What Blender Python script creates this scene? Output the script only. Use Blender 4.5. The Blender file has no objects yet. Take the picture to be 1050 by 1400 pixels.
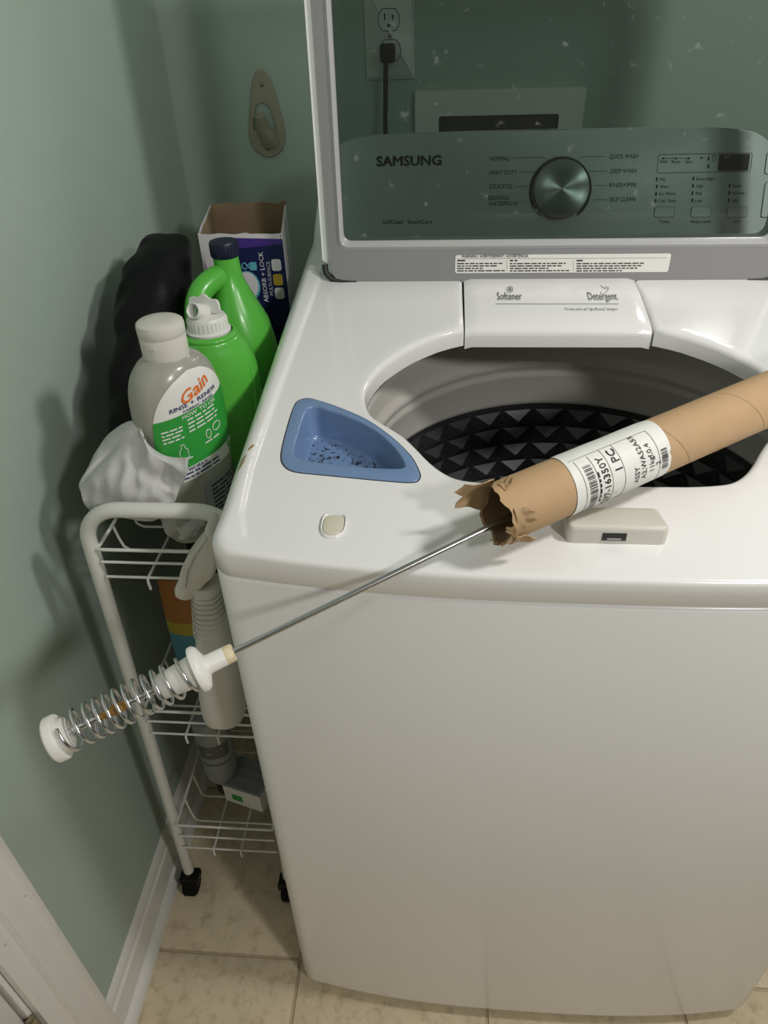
import bpy, bmesh, math, random
from mathutils import Vector, Matrix, noise
from mathutils.geometry import delaunay_2d_cdt
random.seed(7)
S = bpy.context.scene
C = S.collection
PI = math.pi

# ------------------------------------------------------------------ camera
CX, CY, CZ = 0.2000, -0.4681, 1.2990
PITCH, YAW, ROLL, FPX = 0.6318, -0.0920, -0.0355, 979.11
CAM = Vector((CX, CY, CZ))
_f = Vector((math.sin(YAW)*math.cos(PITCH), math.cos(YAW)*math.cos(PITCH), -math.sin(PITCH)))
_r0 = Vector((math.cos(YAW), -math.sin(YAW), 0)); _u0 = _r0.cross(_f)
_r = _r0*math.cos(ROLL) + _u0*math.sin(ROLL)
_u = -_r0*math.sin(ROLL) + _u0*math.cos(ROLL)
cd = bpy.data.cameras.new('camera'); co = bpy.data.objects.new('camera', cd); C.objects.link(co)
cd.sensor_fit = 'VERTICAL'; cd.sensor_height = 36.0; cd.lens = 36.0*FPX/1400.0
cd.clip_start = 0.01
co.matrix_world = Matrix(((_r.x, _u.x, -_f.x, CX), (_r.y, _u.y, -_f.y, CY), (_r.z, _u.z, -_f.z, CZ), (0, 0, 0, 1)))
S.camera = co

# ------------------------------------------------------------------ light
w = bpy.data.worlds.new('world'); S.world = w; w.use_nodes = True
w.node_tree.nodes['Background'].inputs[0].default_value = (0.8, 0.9, 1.0, 1)
w.node_tree.nodes['Background'].inputs[1].default_value = 0.0
def lamp(name, loc, power, rad, col):
    l = bpy.data.lights.new(name, 'POINT'); l.energy = power; l.shadow_soft_size = rad; l.color = col
    o = bpy.data.objects.new(name, l); C.objects.link(o); o.location = loc
    return o
lamp('room_bulb', (0.87, -0.09, 1.70), 13.5, 0.06, (1.0, 0.975, 0.94))  # placed by the lid and washer shadows, well below the ceiling
lamp('room_bulb', (1.05, -1.01, 1.78), 19.5, 0.08, (1.0, 0.975, 0.95))  # placed along the lid's shadow edge, set low to reach the tub ring
vs = S.view_settings
vs.view_transform = 'Standard'; vs.look = 'None'; vs.gamma = 1.0; vs.use_curve_mapping = False
vs.exposure = 0.66

# ------------------------------------------------------------------ pixel helpers
def ray(px, py): return _f + _r*((px-525)/FPX) + _u*((700-py)/FPX)
def hit(px, py, n, d):
    n = Vector(n); D = ray(px, py); return CAM + D*((d-n.dot(CAM))/n.dot(D))
def atY(px, py, y): return hit(px, py, (0, 1, 0), y)
def atX(px, py, x): return hit(px, py, (1, 0, 0), x)
SL = 0.12245; Z0 = 0.915-0.02*SL
def deck(px, py, h=0.0): return hit(px, py, (0, -SL, 1), Z0+h)
def dz(y): return Z0+SL*y

# ------------------------------------------------------------------ materials
def mat(name, col, rough=0.5, metal=0.0, var=0.06, scale=30.0, bump=0.0, bscale=200.0, spec=0.5, coat=0.0, trans=0.0, sub=0.0, aniso=0.0):
    m = bpy.data.materials.new(name); m.use_nodes = True
    nt = m.node_tree; b = nt.nodes['Principled BSDF']
    b.inputs['Roughness'].default_value = rough; b.inputs['Metallic'].default_value = metal
    b.inputs['Specular IOR Level'].default_value = spec
    b.inputs['Coat Weight'].default_value = coat; b.inputs['Coat Roughness'].default_value = 0.08
    b.inputs['Transmission Weight'].default_value = trans
    if sub: b.inputs['Subsurface Weight'].default_value = sub; b.inputs['Subsurface Radius'].default_value = (0.01, 0.01, 0.01)
    tc = nt.nodes.new('ShaderNodeTexCoord'); nz = nt.nodes.new('ShaderNodeTexNoise')
    nz.inputs['Scale'].default_value = scale; nz.inputs['Detail'].default_value = 4
    nt.links.new(tc.outputs['Object'], nz.inputs['Vector'])
    mx = nt.nodes.new('ShaderNodeMix'); mx.data_type = 'RGBA'
    c = Vector(col[:3])
    mx.inputs[6].default_value = (*(c*(1-var)), 1); mx.inputs[7].default_value = (*[min(1, v) for v in c*(1+var)], 1)
    nt.links.new(nz.outputs['Fac'], mx.inputs[0]); nt.links.new(mx.outputs[2], b.inputs['Base Color'])
    if bump:
        n2 = nt.nodes.new('ShaderNodeTexNoise'); n2.inputs['Scale'].default_value = bscale; n2.inputs['Detail'].default_value = 3
        nt.links.new(tc.outputs['Object'], n2.inputs['Vector'])
        bp = nt.nodes.new('ShaderNodeBump'); bp.inputs['Strength'].default_value = bump; bp.inputs['Distance'].default_value = 0.002
        nt.links.new(n2.outputs['Fac'], bp.inputs['Height']); nt.links.new(bp.outputs[0], b.inputs['Normal'])
    m['mix'] = mx.name
    return m
def overlay(m, col, scale, lo, hi, vec_scale=(1, 1, 1), coords='Object'):
    """a second colour in noise-shaped spots (dirt, wear)"""
    nt = m.node_tree; b = nt.nodes['Principled BSDF']
    src = b.inputs['Base Color'].links[0].from_socket
    tc = nt.nodes.new('ShaderNodeTexCoord'); mp = nt.nodes.new('ShaderNodeMapping'); mp.inputs['Scale'].default_value = vec_scale
    nt.links.new(tc.outputs[coords], mp.inputs[0])
    nz = nt.nodes.new('ShaderNodeTexNoise'); nz.inputs['Scale'].default_value = scale; nz.inputs['Detail'].default_value = 6; nz.inputs['Roughness'].default_value = 0.65
    nt.links.new(mp.outputs[0], nz.inputs['Vector'])
    rp = nt.nodes.new('ShaderNodeMapRange'); rp.inputs[1].default_value = lo; rp.inputs[2].default_value = hi
    nt.links.new(nz.outputs['Fac'], rp.inputs[0])
    mx = nt.nodes.new('ShaderNodeMix'); mx.data_type = 'RGBA'; mx.inputs[7].default_value = (*col, 1)
    nt.links.new(rp.outputs[0], mx.inputs[0]); nt.links.new(src, mx.inputs[6]); nt.links.new(mx.outputs[2], b.inputs['Base Color'])
    return m

M = {}
M['wall'] = mat('sage_wall_paint', (0.43, 0.52, 0.455), 0.55, var=0.03, scale=6, bump=0.12, bscale=260)
M['ceil'] = mat('ceiling_paint', (0.22, 0.22, 0.21), 0.8)  # unseen ceiling, colour kept dark to cut bounced light
M['roomwall'] = mat('far_wall_paint', (0.10, 0.11, 0.10), 0.7)  # unseen walls, darkened so less light bounces into the shadows
M['trim'] = overlay(mat('white_trim_paint', (0.80, 0.78, 0.73), 0.4, var=0.03, scale=20), (0.22, 0.17, 0.12), 60, 0.66, 0.74)
M['tile'] = overlay(mat('beige_vinyl', (0.74, 0.62, 0.43), 0.5, var=0.14, scale=28, bump=0.25, bscale=60), (0.54, 0.43, 0.27), 45, 0.50, 0.70)
M['grout'] = mat('vinyl_joint', (0.54, 0.44, 0.30), 0.6, var=0.1)
M['enamel'] = mat('white_enamel', (0.80, 0.80, 0.79), 0.24, var=0.01, scale=8, coat=0.25)
M['deck'] = overlay(mat('white_gloss_plastic', (0.82, 0.82, 0.81), 0.16, var=0.012, scale=14, coat=0.4), (0.55, 0.54, 0.48), 90, 0.70, 0.80)
M['lidgrey'] = mat('grey_lid_frame', (0.26, 0.26, 0.265), 0.4, var=0.03)
M['lidbezel'] = mat('light_grey_bezel', (0.42, 0.42, 0.42), 0.3, var=0.03)
M['lidwhite'] = mat('white_lid_shell', (0.90, 0.90, 0.90), 0.3, var=0.02)
M['console'] = mat('silver_grey_console', (0.74, 0.77, 0.76), 0.35, var=0.03, scale=40)
M['ink'] = mat('black_print', (0.012, 0.012, 0.013), 0.5)
M['inkgrey'] = mat('grey_print', (0.12, 0.12, 0.12), 0.5)
M['black'] = mat('black_plastic', (0.006, 0.006, 0.007), 0.45, spec=0.3)
M['rubber'] = mat('black_rubber', (0.006, 0.006, 0.006), 0.8, spec=0.2)
M['seal'] = mat('dark_gap', (0.02, 0.02, 0.02), 0.6)
M['seam'] = mat('grey_seam', (0.25, 0.25, 0.25), 0.6)
M['paper'] = mat('white_paper', (0.78, 0.78, 0.74), 0.55, var=0.03, scale=40)
M['ringgrey'] = mat('grey_balance_ring', (0.66, 0.64, 0.59), 0.34, var=0.03)
M['cover'] = mat('dark_tub_cover', (0.15, 0.15, 0.145), 0.45, var=0.05)
M['drum'] = mat('dark_steel_drum', (0.085, 0.085, 0.09), 0.42, metal=0.6, var=0.12, scale=50)
M['blue'] = mat('blue_tray_plastic', (0.17, 0.27, 0.46), 0.22, var=0.03, coat=0.2)
M['bluedirt'] = overlay(mat('blue_tray_floor', (0.17, 0.27, 0.46), 0.2, var=0.04), (0.02, 0.018, 0.016), 170, 0.53, 0.60)
M['beige'] = mat('beige_latch_plastic', (0.62, 0.60, 0.53), 0.35, var=0.02)
M['cream'] = mat('cream_plug_plastic', (0.66, 0.62, 0.50), 0.3, var=0.02)
M['chrome'] = mat('zinc_steel', (0.62, 0.63, 0.64), 0.22, metal=1.0, var=0.12, scale=120)
M['nylon'] = mat('white_nylon', (0.80, 0.79, 0.74), 0.4, var=0.03, sub=0.15)
M['nylony'] = mat('aged_nylon', (0.72, 0.60, 0.38), 0.45, var=0.08)
M['grease'] = mat('amber_grease', (0.34, 0.19, 0.03), 0.25, var=0.2, scale=300)
M['cartwhite'] = mat('white_coated_wire', (0.70, 0.70, 0.66), 0.3, var=0.03)
M['green'] = mat('green_bottle_plastic', (0.10, 0.47, 0.055), 0.28, var=0.05, scale=15, coat=0.1)
M['navy'] = mat('navy_cap', (0.006, 0.009, 0.035), 0.4)
M['capwhite'] = mat('white_cap_plastic', (0.76, 0.76, 0.72), 0.35, var=0.02, sub=0.1)
M['capcream'] = mat('cream_cap_plastic', (0.68, 0.66, 0.58), 0.38, var=0.02, sub=0.1)
M['clear'] = mat('cloudy_clear_plastic', (0.50, 0.50, 0.43), 0.22, var=0.10, scale=14, trans=0.30)
M['labgreen'] = mat('green_label_print', (0.03, 0.33, 0.045), 0.45, var=0.04)
M['orange'] = mat('orange_print', (0.80, 0.18, 0.02), 0.5)
M['navyink'] = mat('navy_print', (0.02, 0.03, 0.14), 0.5)
M['white'] = mat('white_print', (0.80, 0.80, 0.78), 0.5)
M['card'] = mat('brown_cardboard', (0.30, 0.215, 0.125), 0.85, var=0.12, scale=40)
M['boxwhite'] = mat('white_box_print', (0.66, 0.64, 0.66), 0.5)
M['boxnavy'] = mat('navy_box_print', (0.008, 0.010, 0.07), 0.4)
M['boxpurple'] = mat('purple_box_print', (0.06, 0.025, 0.22), 0.4)
M['lilac'] = mat('lilac_print', (0.40, 0.30, 0.48), 0.5)
M['teal'] = mat('teal_print', (0.10, 0.40, 0.48), 0.5)
M['mustard'] = mat('mustard_print', (0.42, 0.30, 0.03), 0.5)
M['bag'] = mat('black_nylon_fabric', (0.004, 0.004, 0.0045), 0.55, spec=0.22, var=0.2, scale=60, bump=0.2, bscale=60)
M['cloth'] = mat('grey_white_cloth', (0.58, 0.58, 0.57), 0.9, var=0.05, scale=25, bump=0.3, bscale=500)
M['offwhite'] = mat('off_white_plastic', (0.56, 0.55, 0.48), 0.42, var=0.03)
M['plate'] = mat('putty_painted_plate', (0.36, 0.33, 0.25), 0.4, var=0.05)
M['outlet'] = mat('white_wall_plate', (0.80, 0.80, 0.76), 0.4, var=0.03)
M['brass'] = mat('worn_hinge_metal', (0.36, 0.30, 0.20), 0.35, metal=0.9, var=0.25, scale=150)
M['pkorange'] = mat('orange_package', (0.36, 0.13, 0.015), 0.4)
M['pkyellow'] = mat('yellow_package', (0.42, 0.32, 0.02), 0.4)
M['pkteal'] = mat('teal_package', (0.06, 0.24, 0.32), 0.4)
M['greybottle'] = mat('grey_bottle_plastic', (0.30, 0.32, 0.33), 0.3, var=0.05)

def tube_material():
    m = mat('kraft_cardboard_tube', (0.47, 0.31, 0.165), 0.72, var=0.07, scale=60, bump=0.1, bscale=300)
    nt = m.node_tree; b = nt.nodes['Principled BSDF']; src = b.inputs['Base Color'].links[0].from_socket
    uv = nt.nodes.new('ShaderNodeUVMap'); sp = nt.nodes.new('ShaderNodeSeparateXYZ'); nt.links.new(uv.outputs[0], sp.inputs[0])
    a = nt.nodes.new('ShaderNodeMath'); a.operation = 'MULTIPLY_ADD'; a.inputs[1].default_value = 11.0
    nt.links.new(sp.outputs[1], a.inputs[0]); nt.links.new(sp.outputs[0], a.inputs[2])
    fr = nt.nodes.new('ShaderNodeMath'); fr.operation = 'FRACT'; nt.links.new(a.outputs[0], fr.inputs[0])
    lt = nt.nodes.new('ShaderNodeMath'); lt.operation = 'LESS_THAN'; lt.inputs[1].default_value = 0.008; nt.links.new(fr.outputs[0], lt.inputs[0])
    mx = nt.nodes.new('ShaderNodeMix'); mx.data_type = 'RGBA'; mx.inputs[7].default_value = (0.17, 0.10, 0.045, 1)
    nt.links.new(lt.outputs[0], mx.inputs[0]); nt.links.new(src, mx.inputs[6]); nt.links.new(mx.outputs[2], b.inputs['Base Color'])
    return m
M['kraft'] = tube_material()
M['kraftflap'] = mat('torn_kraft_paper', (0.45, 0.30, 0.16), 0.75, var=0.1, scale=90)
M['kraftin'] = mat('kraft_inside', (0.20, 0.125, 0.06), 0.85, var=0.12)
def glass_material():
    m = bpy.data.materials.new('tinted_lid_glass'); m.use_nodes = True; nt = m.node_tree; nt.nodes.clear()
    o = nt.nodes.new('ShaderNodeOutputMaterial'); t = nt.nodes.new('ShaderNodeBsdfTransparent'); g = nt.nodes.new('ShaderNodeBsdfGlossy')
    t.inputs[0].default_value = (0.55, 0.60, 0.58, 1); g.inputs['Roughness'].default_value = 0.03
    f = nt.nodes.new('ShaderNodeFresnel'); f.inputs[0].default_value = 1.38
    mx = nt.nodes.new('ShaderNodeMixShader'); nt.links.new(f.outputs[0], mx.inputs[0]); nt.links.new(t.outputs[0], mx.inputs[1]); nt.links.new(g.outputs[0], mx.inputs[2])
    # faint dust
    tc = nt.nodes.new('ShaderNodeTexCoord'); nz = nt.nodes.new('ShaderNodeTexNoise'); nz.inputs['Scale'].default_value = 70; nz.inputs['Detail'].default_value = 5
    nt.links.new(tc.outputs['Object'], nz.inputs['Vector'])
    rp = nt.nodes.new('ShaderNodeMapRange'); rp.inputs[1].default_value = 0.66; rp.inputs[2].default_value = 0.8; rp.inputs[3].default_value = 0.012; rp.inputs[4].default_value = 0.22
    nt.links.new(nz.outputs['Fac'], rp.inputs[0])
    d = nt.nodes.new('ShaderNodeBsdfDiffuse'); d.inputs[0].default_value = (0.7, 0.7, 0.68, 1)
    m2 = nt.nodes.new('ShaderNodeMixShader'); nt.links.new(rp.outputs[0], m2.inputs[0]); nt.links.new(mx.outputs[0], m2.inputs[1]); nt.links.new(d.outputs[0], m2.inputs[2])
    nt.links.new(m2.outputs[0], o.inputs[0]); return m
M['glass'] = glass_material()
def knob_material():
    m = mat('spun_metal_knob', (0.42, 0.45, 0.43), 0.30, metal=1.0, var=0.05, scale=100)
    nt = m.node_tree; b = nt.nodes['Principled BSDF']; b.inputs['Anisotropic'].default_value = 0.95; b.inputs['Anisotropic Rotation'].default_value = 0.25
    tg = nt.nodes.new('ShaderNodeTangent'); tg.direction_type = 'RADIAL'; tg.axis = 'Z'
    nt.links.new(tg.outputs[0], b.inputs['Tangent']); return m
M['knob'] = knob_material()

# ------------------------------------------------------------------ mesh helpers
def finish(o, label=None, cat=None, group=None, kind=None):
    if label: o['label'] = label
    if cat: o['category'] = cat
    if group: o['group'] = group
    if kind: o['kind'] = kind
    return o
def attach(o, parent):
    o.parent = parent
    o.matrix_parent_inverse = Matrix.Translation(-root_loc(parent))
def root_loc(p):
    v = Vector((0, 0, 0))
    while p: v += p.location; p = p.parent if p.parent else None
    return v
def obj(name, verts, faces, m, parent=None, smooth=35, uv=None):
    me = bpy.data.meshes.new(name); me.from_pydata([tuple(v) for v in verts], [], faces); me.validate(); me.update()
    if smooth:
        for p in me.polygons: p.use_smooth = True
        if smooth < 180: me.set_sharp_from_angle(angle=math.radians(smooth))
    me.materials.append(m)
    o = bpy.data.objects.new(name, me); C.objects.link(o)
    if parent: o.parent = parent; o.matrix_parent_inverse = (Matrix.Translation(-worldloc(parent)))
    else: recenter(o)
    return o
def worldloc(p):
    v = Vector(p.location); q = p
    while q.parent:
        v = q.matrix_parent_inverse @ v if False else v + q.matrix_parent_inverse.translation + q.parent.location; q = q.parent
    return v
def recenter(o):
    vs_ = [v.co for v in o.data.vertices]
    if not vs_: return
    c = Vector(((min(v.x for v in vs_)+max(v.x for v in vs_))/2, (min(v.y for v in vs_)+max(v.y for v in vs_))/2, min(v.z for v in vs_)))
    o.data.transform(Matrix.Translation(-c)); o.location = c
def thing(name, loc, label, cat, group=None):
    e = bpy.data.objects.new(name, None); C.objects.link(e); e.location = loc; e.empty_display_size = 0.03
    return finish(e, label, cat, group)

class G:
    """geometry collector: one G becomes one mesh object"""
    def __init__(s): s.v = []; s.f = []
    def add(s, v, f):
        n = len(s.v); s.v += [Vector(x) for x in v]; s.f += [tuple(i+n for i in q) for q in f]; return s
    def box(s, lo, hi, bev=0.0, seg=2, mtx=None):
        bm = bmesh.new(); bmesh.ops.create_cube(bm, size=1)
        lo = Vector(lo); hi = Vector(hi)
        for v in bm.verts: v.co = Vector((lo[i]+(v.co[i]+0.5)*(hi[i]-lo[i]) for i in range(3)))
        if bev: bmesh.ops.bevel(bm, geom=list(bm.edges), offset=bev, segments=seg, profile=0.5, affect='EDGES')
        if mtx is not None: bm.transform(mtx)
        bm.verts.index_update()
        s.add([v.co.copy() for v in bm.verts], [[v.index for v in f.verts] for f in bm.faces]); bm.free(); return s
    def tube(s, pts, r, seg=10, closed=False, caps=True):
        pts = [Vector(p) for p in pts]; n = len(pts)
        rs = r if isinstance(r, (list, tuple)) else [r]*n
        T = []
        for i in range(n):
            a = pts[(i-1) % n] if (closed or i > 0) else pts[i]; b = pts[(i+1) % n] if (closed or i < n-1) else pts[i]
            T.append((b-a).normalized())
        up = Vector((0, 0, 1)) if abs(T[0].z) < 0.9 else Vector((1, 0, 0))
        nn = T[0].cross(up).normalized(); V = []; 
        for i in range(n):
            nn = (nn - T[i]*nn.dot(T[i])).normalized(); bb = T[i].cross(nn)
            V += [pts[i]+(nn*math.cos(2*PI*k/seg)+bb*math.sin(2*PI*k/seg))*rs[i] for k in range(seg)]
        F = []
        for i in range(n if closed else n-1):
            j = (i+1) % n
            for k in range(seg):
                k2 = (k+1) % seg; F.append((i*seg+k, i*seg+k2, j*seg+k2, j*seg+k))
        if caps and not closed:
            F.append(tuple(range(seg-1, -1, -1))); F.append(tuple((n-1)*seg+k for k in range(seg)))
        return s.add(V, F)
    def lathe(s, prof, o, ax, seg=40, caps=True):
        o = Vector(o); ax = Vector(ax).normalized(); a = ax.orthogonal().normalized(); b = ax.cross(a)
        V = []; n = len(prof)
        for r, h in prof: V += [o+ax*h+(a*math.cos(2*PI*k/seg)+b*math.sin(2*PI*k/seg))*max(r, 1e-5) for k in range(seg)]
        F = [(i*seg+k, i*seg+(k+1) % seg, (i+1)*seg+(k+1) % seg, (i+1)*seg+k) for i in range(n-1) for k in range(seg)]
        if caps:
            if prof[0][0] > 1e-4: F.append(tuple(range(seg-1, -1, -1)))
            if prof[-1][0] > 1e-4: F.append(tuple((n-1)*seg+k for k in range(seg)))
        return s.add(V, F)
    def rings(s, rings_, caps=True, closed=True):
        m_ = len(rings_[0]); V = [p for r in rings_ for p in r]
        F = [(i*m_+k, i*m_+(k+1) % m_, (i+1)*m_+(k+1) % m_, (i+1)*m_+k) for i in range(len(rings_)-1) for k in range(m_ if closed else m_-1)]
        if caps: F.append(tuple(range(m_-1, -1, -1))); F.append(tuple((len(rings_)-1)*m_+k for k in range(m_)))
        return s.add(V, F)
    def out(s, name, m, parent=None, smooth=35):
        return obj(name, s.v, s.f, m, parent, smooth)

def sellipse(cx, cy, z, a, b, n=2.0, yaw=0.0, seg=40):
    R = []
    for k in range(seg):
        t = 2*PI*k/seg; c, s_ = math.cos(t), math.sin(t)
        x = a*math.copysign(abs(c)**(2/n), c); y = b*math.copysign(abs(s_)**(2/n), s_)
        R.append(Vector((cx+x*math.cos(yaw)-y*math.sin(yaw), cy+x*math.sin(yaw)+y*math.cos(yaw), z)))
    return R
def smooth_poly(pts, per=6, closed=True):
    """Catmull-Rom through 2D/3D points"""
    P = [Vector(p) for p in pts]; n = len(P); out = []
    for i in range(n if closed else n-1):
        p0 = P[(i-1) % n] if closed else P[max(i-1, 0)]; p1 = P[i]; p2 = P[(i+1) % n] if closed else P[i+1]
        p3 = P[(i+2) % n] if closed else P[min(i+2, n-1)]
        for k in range(per):
            t = k/per
            out.append(0.5*((2*p1)+(p2-p0)*t+(2*p0-5*p1+4*p2-p3)*t*t+(3*p1-p0-3*p2+p3)*t**3))
    if not closed: out.append(P[-1])
    return out
def rrect(x0, x1, y0, y1, r, seg=6):
    if not isinstance(r, (list, tuple)): r = [r]*4          # bl, br, tr, tl
    out = []
    for (cx, cy, a0, rr) in ((x0+r[0], y0+r[0], PI, r[0]), (x1-r[1], y0+r[1], 1.5*PI, r[1]), (x1-r[2], y1-r[2], 0, r[2]), (x0+r[3], y1-r[3], 0.5*PI, r[3])):
        for k in range(seg+1):
            a = a0+0.5*PI*k/seg; out.append(Vector((cx+rr*math.cos(a), cy+rr*math.sin(a))))
    return out
def area2(P): return sum(P[i].x*P[(i+1) % len(P)].y-P[(i+1) % len(P)].x*P[i].y for i in range(len(P)))/2
def offset2(P, d):
    """offset a 2D polygon to its inside by d (ccw)"""
    if area2(P) < 0: P = P[::-1]
    n = len(P); out = []
    for i in range(n):
        t = (P[(i+1) % n]-P[i-1]).normalized(); out.append(P[i]+Vector((-t.y, t.x))*d)
    return out
def inside(p, P):
    c = False; n = len(P); j = n-1
    for i in range(n):
        if (P[i].y > p.y) != (P[j].y > p.y) and p.x < (P[j].x-P[i].x)*(p.y-P[i].y)/(P[j].y-P[i].y)+P[i].x: c = not c
        j = i
    return c
def triangulate(loops, pts, outer, holes):
    V = []; E_ = []
    for L in loops:
        n = len(V); V += [Vector((p.x, p.y)) for p in L]; E_ += [(n+i, n+(i+1) % len(L)) for i in range(len(L))]
    V += pts
    r = delaunay_2d_cdt(V, E_, [], 0, 1e-6)
    v2 = r[0]; F = []
    for f in r[2]:
        c = (v2[f[0]]+v2[f[1]]+v2[f[2]])/3
        if inside(c, outer) and not any(inside(c, h) for h in holes): F.append(tuple(f))
    return v2, F
def plate(g, outer, holes, to3, thick):
    """flat plate with holes: 2D loops mapped by to3(x, y, depth)"""
    v2, F = triangulate([outer]+holes, [], outer, holes)
    V = [to3(p.x, p.y, 0) for p in v2]+[to3(p.x, p.y, thick) for p in v2]; n = len(v2)
    g.add(V, [f for f in F]+[tuple(i+n for i in f[::-1]) for f in F])
    for L in [outer]+holes:
        m_ = len(L); VV = [to3(p.x, p.y, 0) for p in L]+[to3(p.x, p.y, thick) for p in L]
        g.add(VV, [(k, m_+k, m_+(k+1) % m_, (k+1) % m_) for k in range(m_)])
    return g

# text as flat mesh, mapped by a function of (x, y) in text space
_fc = {}
def text_geo(s_, bold=0.0):
    key = (s_, bold)
    if key not in _fc:
        cu = bpy.data.curves.new('t', 'FONT'); cu.body = s_; cu.size = 1.0; cu.resolution_u = 2
        o = bpy.data.objects.new('t', cu)
        me = bpy.data.meshes.new_from_object(o)
        V = [v.co.copy() for v in me.vertices]; F = [tuple(p.vertices) for p in me.polygons]
        bpy.data.objects.remove(o); bpy.data.curves.remove(cu); bpy.data.meshes.remove(me)
        _fc[key] = (V, F)
    return _fc[key]
def put_text(g, s_, fn, width=None, height=None, bold=0.0, x0=0.0, y0=0.0):
    """fn maps metres (x right, y up) to world. width/height in metres"""
    V, F = text_geo(s_, bold)
    if not V: return g
    xa = min(v.x for v in V); xb = max(v.x for v in V); yb = max(v.y for v in V); ya = min(v.y for v in V)
    sy = (height/0.69) if height else None
    sx = (width/(xb-xa)) if width else sy
    if sy is None: sy = sx
    for ox, oy in (((0, 0),) if not bold else ((-bold, 0), (bold, 0), (0, bold), (0, -bold))):
        g.add([fn(x0+(v.x-xa+ox)*sx, y0+(v.y+oy)*sy) for v in V], F)
    return g
def put_bars(g, fn, width, h, seed=0):
    """a line of print too small to read"""
    r = random.Random(seed); x = 0.0
    while x < width-h:
        wd = min(h*r.uniform(1.2, 4.5), width-x)
        g.add([fn(x, h*0.15), fn(x+wd, h*0.15), fn(x+wd, h*0.85), fn(x, h*0.85)], [(0, 1, 2, 3)]); x += wd+h*0.7
    return g

# ================================================================== SETTING
XW, YB = -0.2786, 0.944
RX, FY, CH = 2.6, -2.4, 2.44
def struct(o): o['kind'] = 'structure'; return o
floor = struct(G().box((XW-0.12, FY-0.1, -0.05), (RX+0.1, YB+0.1, -0.004)).out('floor', M['grout'], None, 0))
T = 0.3048; jx, jy = -0.0125, 0.040; gp = 0.0022
for i in range(-1, 9):
    for j in range(-9, 3):
        x0, x1 = max(jx+i*T, XW)+gp, min(jx+(i+1)*T, RX)-gp; y0, y1 = max(jy+j*T, FY)+gp, min(jy+(j+1)*T, YB)-gp
        if x1-x0 < 0.02 or y1-y0 < 0.02: continue
        G().box((x0, y0, -0.0045), (x1, y1, 0.0), 0.002, 2).out('floor_tile', M['tile'], floor)
struct(G().box((XW-0.12, FY-0.1, CH), (RX+0.1, YB+0.1, CH+0.05)).out('ceiling', M['ceil'], None, 0))
g = G().box((XW-0.11, -0.158, 0), (XW, YB, CH)).box((XW-0.11, FY, 0), (XW, -0.985, CH)).box((XW-0.11, -0.985, 2.06), (XW, -0.158, CH))
struct(g.out('wall_left', M['wall'], None, 0))
struct(G().box((XW-0.11, YB, 0), (RX+0.1, YB+0.1, CH)).out('wall_back', M['wall'], None, 0))
struct(G().box((RX, FY, 0), (RX+0.1, YB, CH)).out('wall_right', M['roomwall'], None, 0))
struct(G().box((XW-0.11, FY-0.1, 0), (RX+0.1, FY, CH)).out('wall_front', M['roomwall'], None, 0))
# baseboard with moulded top and a shoe
def extrude_y(prof, y0, y1):
    n = len(prof); g = G()
    return g.rings([[Vector((p[0], y0, p[1])) for p in prof], [Vector((p[0], y1, p[1])) for p in prof]])
bp = [(XW, 0), (XW+0.011, 0), (XW+0.011, 0.066), (XW+0.0105, 0.070), (XW+0.007, 0.074), (XW+0.0075, 0.080), (XW+0.006, 0.088), (XW+0.002, 0.0955), (XW, 0.0955)]
bb = struct(extrude_y(bp, -0.083, YB).out('baseboard_left', M['trim'], None, 30))
sp = [(XW+0.0112, 0.0)]+[(XW+0.0112+0.014*math.cos(a), 0.019*math.sin(a)) for a in [k*PI/2/8 for k in range(9)]]
extrude_y(sp, -0.083, YB).out('shoe_moulding', M['trim'], bb, 30)
# door casing: stepped profile in (y, x) extruded up
cp = [(-0.083, 0), (-0.083, 0.016), (-0.086, 0.019), (-0.093, 0.019), (-0.0955, 0.0155), (-0.127, 0.0125), (-0.129, 0.0145), (-0.132, 0.0145), (-0.134, 0.011), (-0.156, 0.010), (-0.158, 0.008), (-0.158, 0)]
g = G().rings([[Vector((XW+x, y, z)) for (y, x) in cp] for z in (0, 2.13)])
tr = struct(g.out('trim_1', M['trim'], None, 25))
G().box((XW-0.05, -0.1650, 0), (XW-0.0005, -0.1585, 2.06), 0.001, 1).out('jamb', M['trim'], tr)
d1 = struct(G().box((XW-0.045, -0.97, 0.012), (XW-0.006, -0.1685, 2.05), 0.002, 2).out('door_1', M['trim'], None, 35))
hz = atX(60, 1390, XW).z
for z in (hz-0.005, 1.75):
    h = G()
    for k in range(3): h.lathe([(0.0035, 0), (0.0055, 0.001), (0.0055, 0.0235), (0.0035, 0.0245)], (XW+0.001, -0.166, z-0.037+k*0.025), (0, 0, 1), 14)
    h.lathe([(0.004, 0), (0.006, 0.002), (0.004, 0.005), (0.001, 0.006)], (XW+0.001, -0.166, z+0.038), (0, 0, 1), 12)
    h.box((XW-0.0065, -0.195, z-0.037), (XW-0.0045, -0.168, z+0.038))
    h.out('hinge', M['brass'], d1)

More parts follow.
